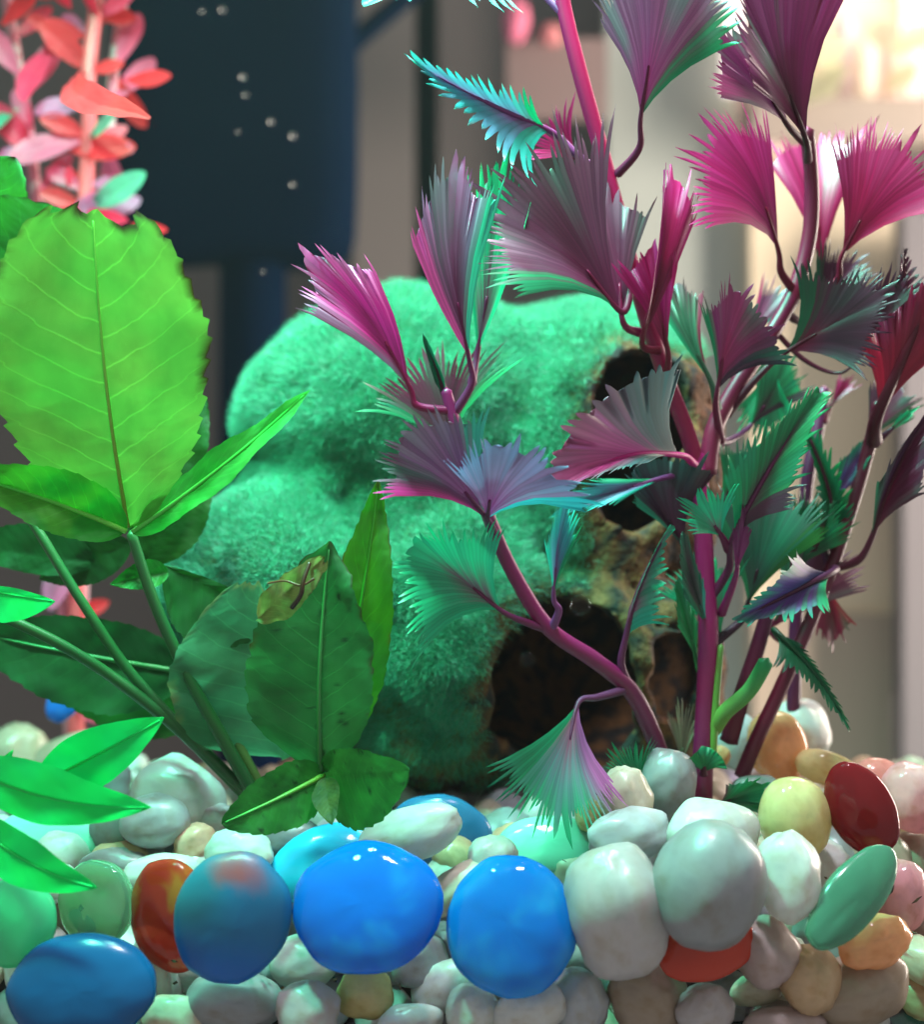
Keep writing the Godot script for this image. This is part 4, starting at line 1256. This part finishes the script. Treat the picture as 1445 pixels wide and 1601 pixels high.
func build_room() -> void:
	# far wall and what stands before it, about a metre off
	var wall := plain(Color(0.60, 0.57, 0.52).linear_to_srgb(), 0.9)
	setting("wall", box_mesh(at(-900, -900, 1500), at(2400, 1700, 1480) + Vector3(0, 0, -0.1)), plain(Color(0.15, 0.13, 0.122).linear_to_srgb(), 0.9))
	var st := thing("wooden_door", "brownish grey door beside a gap boxed in to stay dark, blurred behind the tank", "door", at(640, 900, 1000))
	put("panel", box_mesh(at(555, 1700, 1010), at(648, -700, 1000)), plain(Color(0.185, 0.165, 0.155).linear_to_srgb(), 0.7), st)
	var inside := plain(Color(0.15, 0.13, 0.122).linear_to_srgb(), 0.9)  # box added behind the gap so little light gets in
	put("gap_box_side", box_mesh(at(600, 1760, 1013) + Vector3(0, 0, -0.4), at(590, -760, 1013)), inside, st)
	put("gap_box_side", box_mesh(at(770, 1760, 1013) + Vector3(0, 0, -0.4), at(760, -760, 1013)), inside, st)
	put("gap_box_back", box_mesh(at(560, 1760, 1013) + Vector3(0, 0, -0.42), at(800, -760, 1013) + Vector3(0, 0, -0.405)), inside, st)
	put("gap_box_top", box_mesh(at(560, -705, 1013) + Vector3(0, 0, -0.42), at(800, -720, 1013)), inside, st)
	put("gap_box_floor", box_mesh(at(560, 1760, 1013) + Vector3(0, 0, -0.42), at(800, 1705, 1013)), inside, st)
	put("frame", box_mesh(at(686, 1700, 1010), at(960, -700, 1000)), plain(Color(0.145, 0.125, 0.12).linear_to_srgb(), 0.8), st)
	var c: MeshInstance3D
	c = put("curtain", box_mesh(at(945, 1700, 960), at(1172, -700, 940)), plain(Color(0.44, 0.48, 0.44).linear_to_srgb(), 0.9))
	tag(c, "grey-green hanging cloth blurred behind the right plants", "curtain")
	c = put("cream_board", box_mesh(at(1168, 1080, 930), at(1410, -100, 915)), plain(Color(0.86, 0.73, 0.53).linear_to_srgb(), 0.8))
	tag(c, "cream coloured board blurred behind the right-hand stems", "board")
	c = put("cabinet", box_mesh(at(1398, 1700, 880), at(1800, 330, 860)), plain(Color(0.15, 0.14, 0.15).linear_to_srgb(), 0.7))
	tag(c, "blurred grey lilac cabinet at the right edge", "cabinet")
	c = put("low_shelf", box_mesh(at(1170, 1700, 925), at(1396, 960, 905)), plain(Color(0.46, 0.37, 0.29).linear_to_srgb(), 0.8))  # its brown tone paints the shadow low on the boards
	tag(c, "panel painted as dull brown shelf low behind the right stem", "shade")
	# the dark chair
	var chair := thing("office_chair", "dark navy chair back on a post, blurred behind the tank's left half", "chair", at(390, 900, 800))
	var navy := plain(Color(0.002, 0.008, 0.025).linear_to_srgb(), 0.85)
	navy.metallic_specular = 0.05
	var bs := stone_mesh(40, 0.03, 0, 9.0)
	var back := put("backrest", bs, navy, chair)
	back.position = at(375, 120, 800) - chair.position
	back.basis = Basis.from_scale(Vector3(px(178, 800), px(285, 800), 0.05))
	var ps := new_st()
	add_tube(ps, [at(396, 300, 815), at(394, 600, 815), at(390, 900, 815), at(390, 1200, 815)], px(52, 815), px(52, 815), Color.WHITE, Color.WHITE, 14)
	put("post", done(ps), navy, chair)
	ps = new_st()
	add_tube(ps, [at(500, 120, 830), at(560, 60, 830), at(640, -10, 830), at(690, -60, 830)], px(16, 830), px(16, 830), Color.WHITE, Color.WHITE, 12)
	put("armrest", done(ps), navy, chair)
	# blobs and a panel added for the pink mirrored in the back glass
	c = put("pink_mirrored_blob", stones[2], plain(Color(0.75, 0.18, 0.3).linear_to_srgb(), 0.8))
	c.position = at(806, 32, 900)
	c.basis = Basis.from_scale(Vector3(px(20, 900), px(34, 900), px(20, 900)))
	tag(c, "added blob for a blurred small pink flower left of the tallest stem, near the top", "reflection")
	c = put("pink_mirrored_blob", stones[4], plain(Color(0.70, 0.24, 0.25).linear_to_srgb(), 0.8))
	c.position = at(862, 55, 900)
	c.basis = Basis.from_scale(Vector3(px(16, 900), px(16, 900), px(16, 900)))
	tag(c, "added blob for a blurred coral flower close to the tallest stem's left side", "reflection")
	c = put("pink_mirrored_smear", box_mesh(at(792, 190, 920), at(950, 60, 912)), plain(Color(0.27, 0.19, 0.18).linear_to_srgb(), 0.9))  # added panel for the reddish smear mirrored in the back glass
	tag(c, "faint dusky pink panel added for a smear mirrored in the back glass behind the tallest stem", "cloth")
	# window at the upper right
	var win := thing("window", "white daylit window blurred in the upper right corner", "window", at(1330, 200, 900))
	var day := plain(Color(0.9, 0.9, 0.9))
	day.emission_enabled = true
	day.emission = Color(1.0, 0.92, 0.91)
	day.emission_energy_multiplier = 0.95
	put("pane", box_mesh(at(1130, 150, 925), at(1800, -500, 920)), day, win)
	put("sill", box_mesh(at(1165, 235, 912), at(1800, 152, 885)), plain(Color(0.62, 0.57, 0.53), 0.6), win)
	# thin curtain folds and a few pale leaves before the window
	var cloth := plain(Color.WHITE, 0.9)
	cloth.vertex_color_use_as_albedo = true
	cloth.backlight_enabled = true
	cloth.backlight = Color(1, 1, 1)
	var cs := new_st()
	var tints := [lin(235, 205, 200), lin(240, 225, 215), lin(225, 195, 200), lin(225, 228, 205), lin(238, 215, 195), lin(215, 205, 215), lin(230, 222, 205)]
	for k in 60:
		var xa := 1150.0 + k * 10.5
		var za := 900.0 + 8.0 * sin(k * 0.9)
		var zb := 900.0 + 8.0 * sin((k + 1) * 0.9)
		var low := 205.0 + 45.0 * sin(k * 0.23) + 12.0 * sin(k * 0.9)
		var high := 30.0 + 50.0 * sin(k * 0.31 + 1.0)
		var t0: Color = tints[(k / 3) % 7]
		quad(cs, at(xa, high, za), at(xa + 10.5, high, zb), at(xa + 10.5, low, zb), at(xa, low, za), t0, tints[((k + 1) / 3) % 7], t0, t0)
	c = put("sheer_curtain", done(cs), cloth)
	tag(c, "pale pinkish sheer curtain blurred in front of the bright window", "curtain")
	cs = new_st()
	for q in [[1240, 170, 1330, 100, 26], [1300, 130, 1290, 40, 22], [1395, 90, 1470, 30, 26], [1380, 150, 1440, 95, 20]]:
		var a := at(q[0], q[1], 870)
		var b := at(q[2], q[3], 860)
		var sd := (b - a).cross(Vector3.BACK).normalized() * px(q[4], 865)
		var m2 := (a + b) * 0.5
		var lg := lin(222, 226, 190)
		quad(cs, a, m2 + sd + Vector3(0, 0, 0.01), b, m2 - sd, lg, lg, lg, lg)
	c = put("house_plant", done(cs), cloth)
	tag(c, "few pale green leaves blurred before the window", "plant")
	var side := thing("window", "added glowing panel out of view at the right, brightens the background", "window", Vector3(0.85, 0.1, -0.55))  # added with its light to brighten the boards, no window known there
	put("pane", box_mesh(Vector3(0.85, -0.2, -0.75), Vector3(0.855, 0.45, -0.3)), day, side)
	var l2 := AreaLight3D.new()  # added lamp aimed at the background boards
	l2.name = "added_fill_light"
	l2.area_size = Vector2(0.45, 0.65)
	l2.light_color = Color(1.0, 0.94, 0.88)
	l2.light_energy = 3.1
	l2.area_range = 6.0
	l2.shadow_enabled = true
	add_child(l2)
	l2.position = Vector3(0.845, 0.125, -0.525)
	l2.look_at(Vector3(0.2, 0.05, -0.8))
	var l := AreaLight3D.new()
	l.name = "window_light"
	l.area_size = Vector2(0.25, 0.34)
	l.light_color = Color(1.0, 0.93, 0.86)
	l.light_energy = 0.25
	l.area_range = 6.0
	l.shadow_enabled = true
	add_child(l)
	l.position = at(1450, -150, 880)
	l.look_at(Vector3(0.05, 0.05, 0.3))


func _ready() -> void:
	rng.seed = 11
	var cam := Camera3D.new()
	cam.name = "camera"
	add_child(cam)
	cam.position = EYE
	var ca := CameraAttributesPhysical.new()
	ca.frustum_focal_length = 27.08
	ca.frustum_focus_distance = 0.168
	ca.frustum_near = 0.01
	ca.frustum_far = 20.0
	ca.exposure_aperture = 8.8
	cam.attributes = ca
	cam.fov = 47.81
	cam.near = 0.01
	cam.far = 20.0
	cam.current = true
	var we := WorldEnvironment.new()
	we.name = "surroundings"
	var env := Environment.new()
	env.background_mode = Environment.BG_COLOR
	env.background_color = Color(0.39, 0.385, 0.38).linear_to_srgb()
	env.tonemap_mode = Environment.TONE_MAPPER_LINEAR
	env.tonemap_exposure = 1.0
	env.volumetric_fog_enabled = true          # only the tank's water is cloudy, see build_tank()
	env.volumetric_fog_density = 0.0
	env.sdfgi_enabled = true
	env.ssao_enabled = true
	env.ssil_enabled = true
	we.environment = env
	add_child(we)
	make_materials()
	build_lamp()
	build_tank()
	build_gravel()
	build_debris()
	build_room()
	build_cave()
	build_purple_plant()
	build_green_plant()
	build_small_plants()
	build_bubbles()
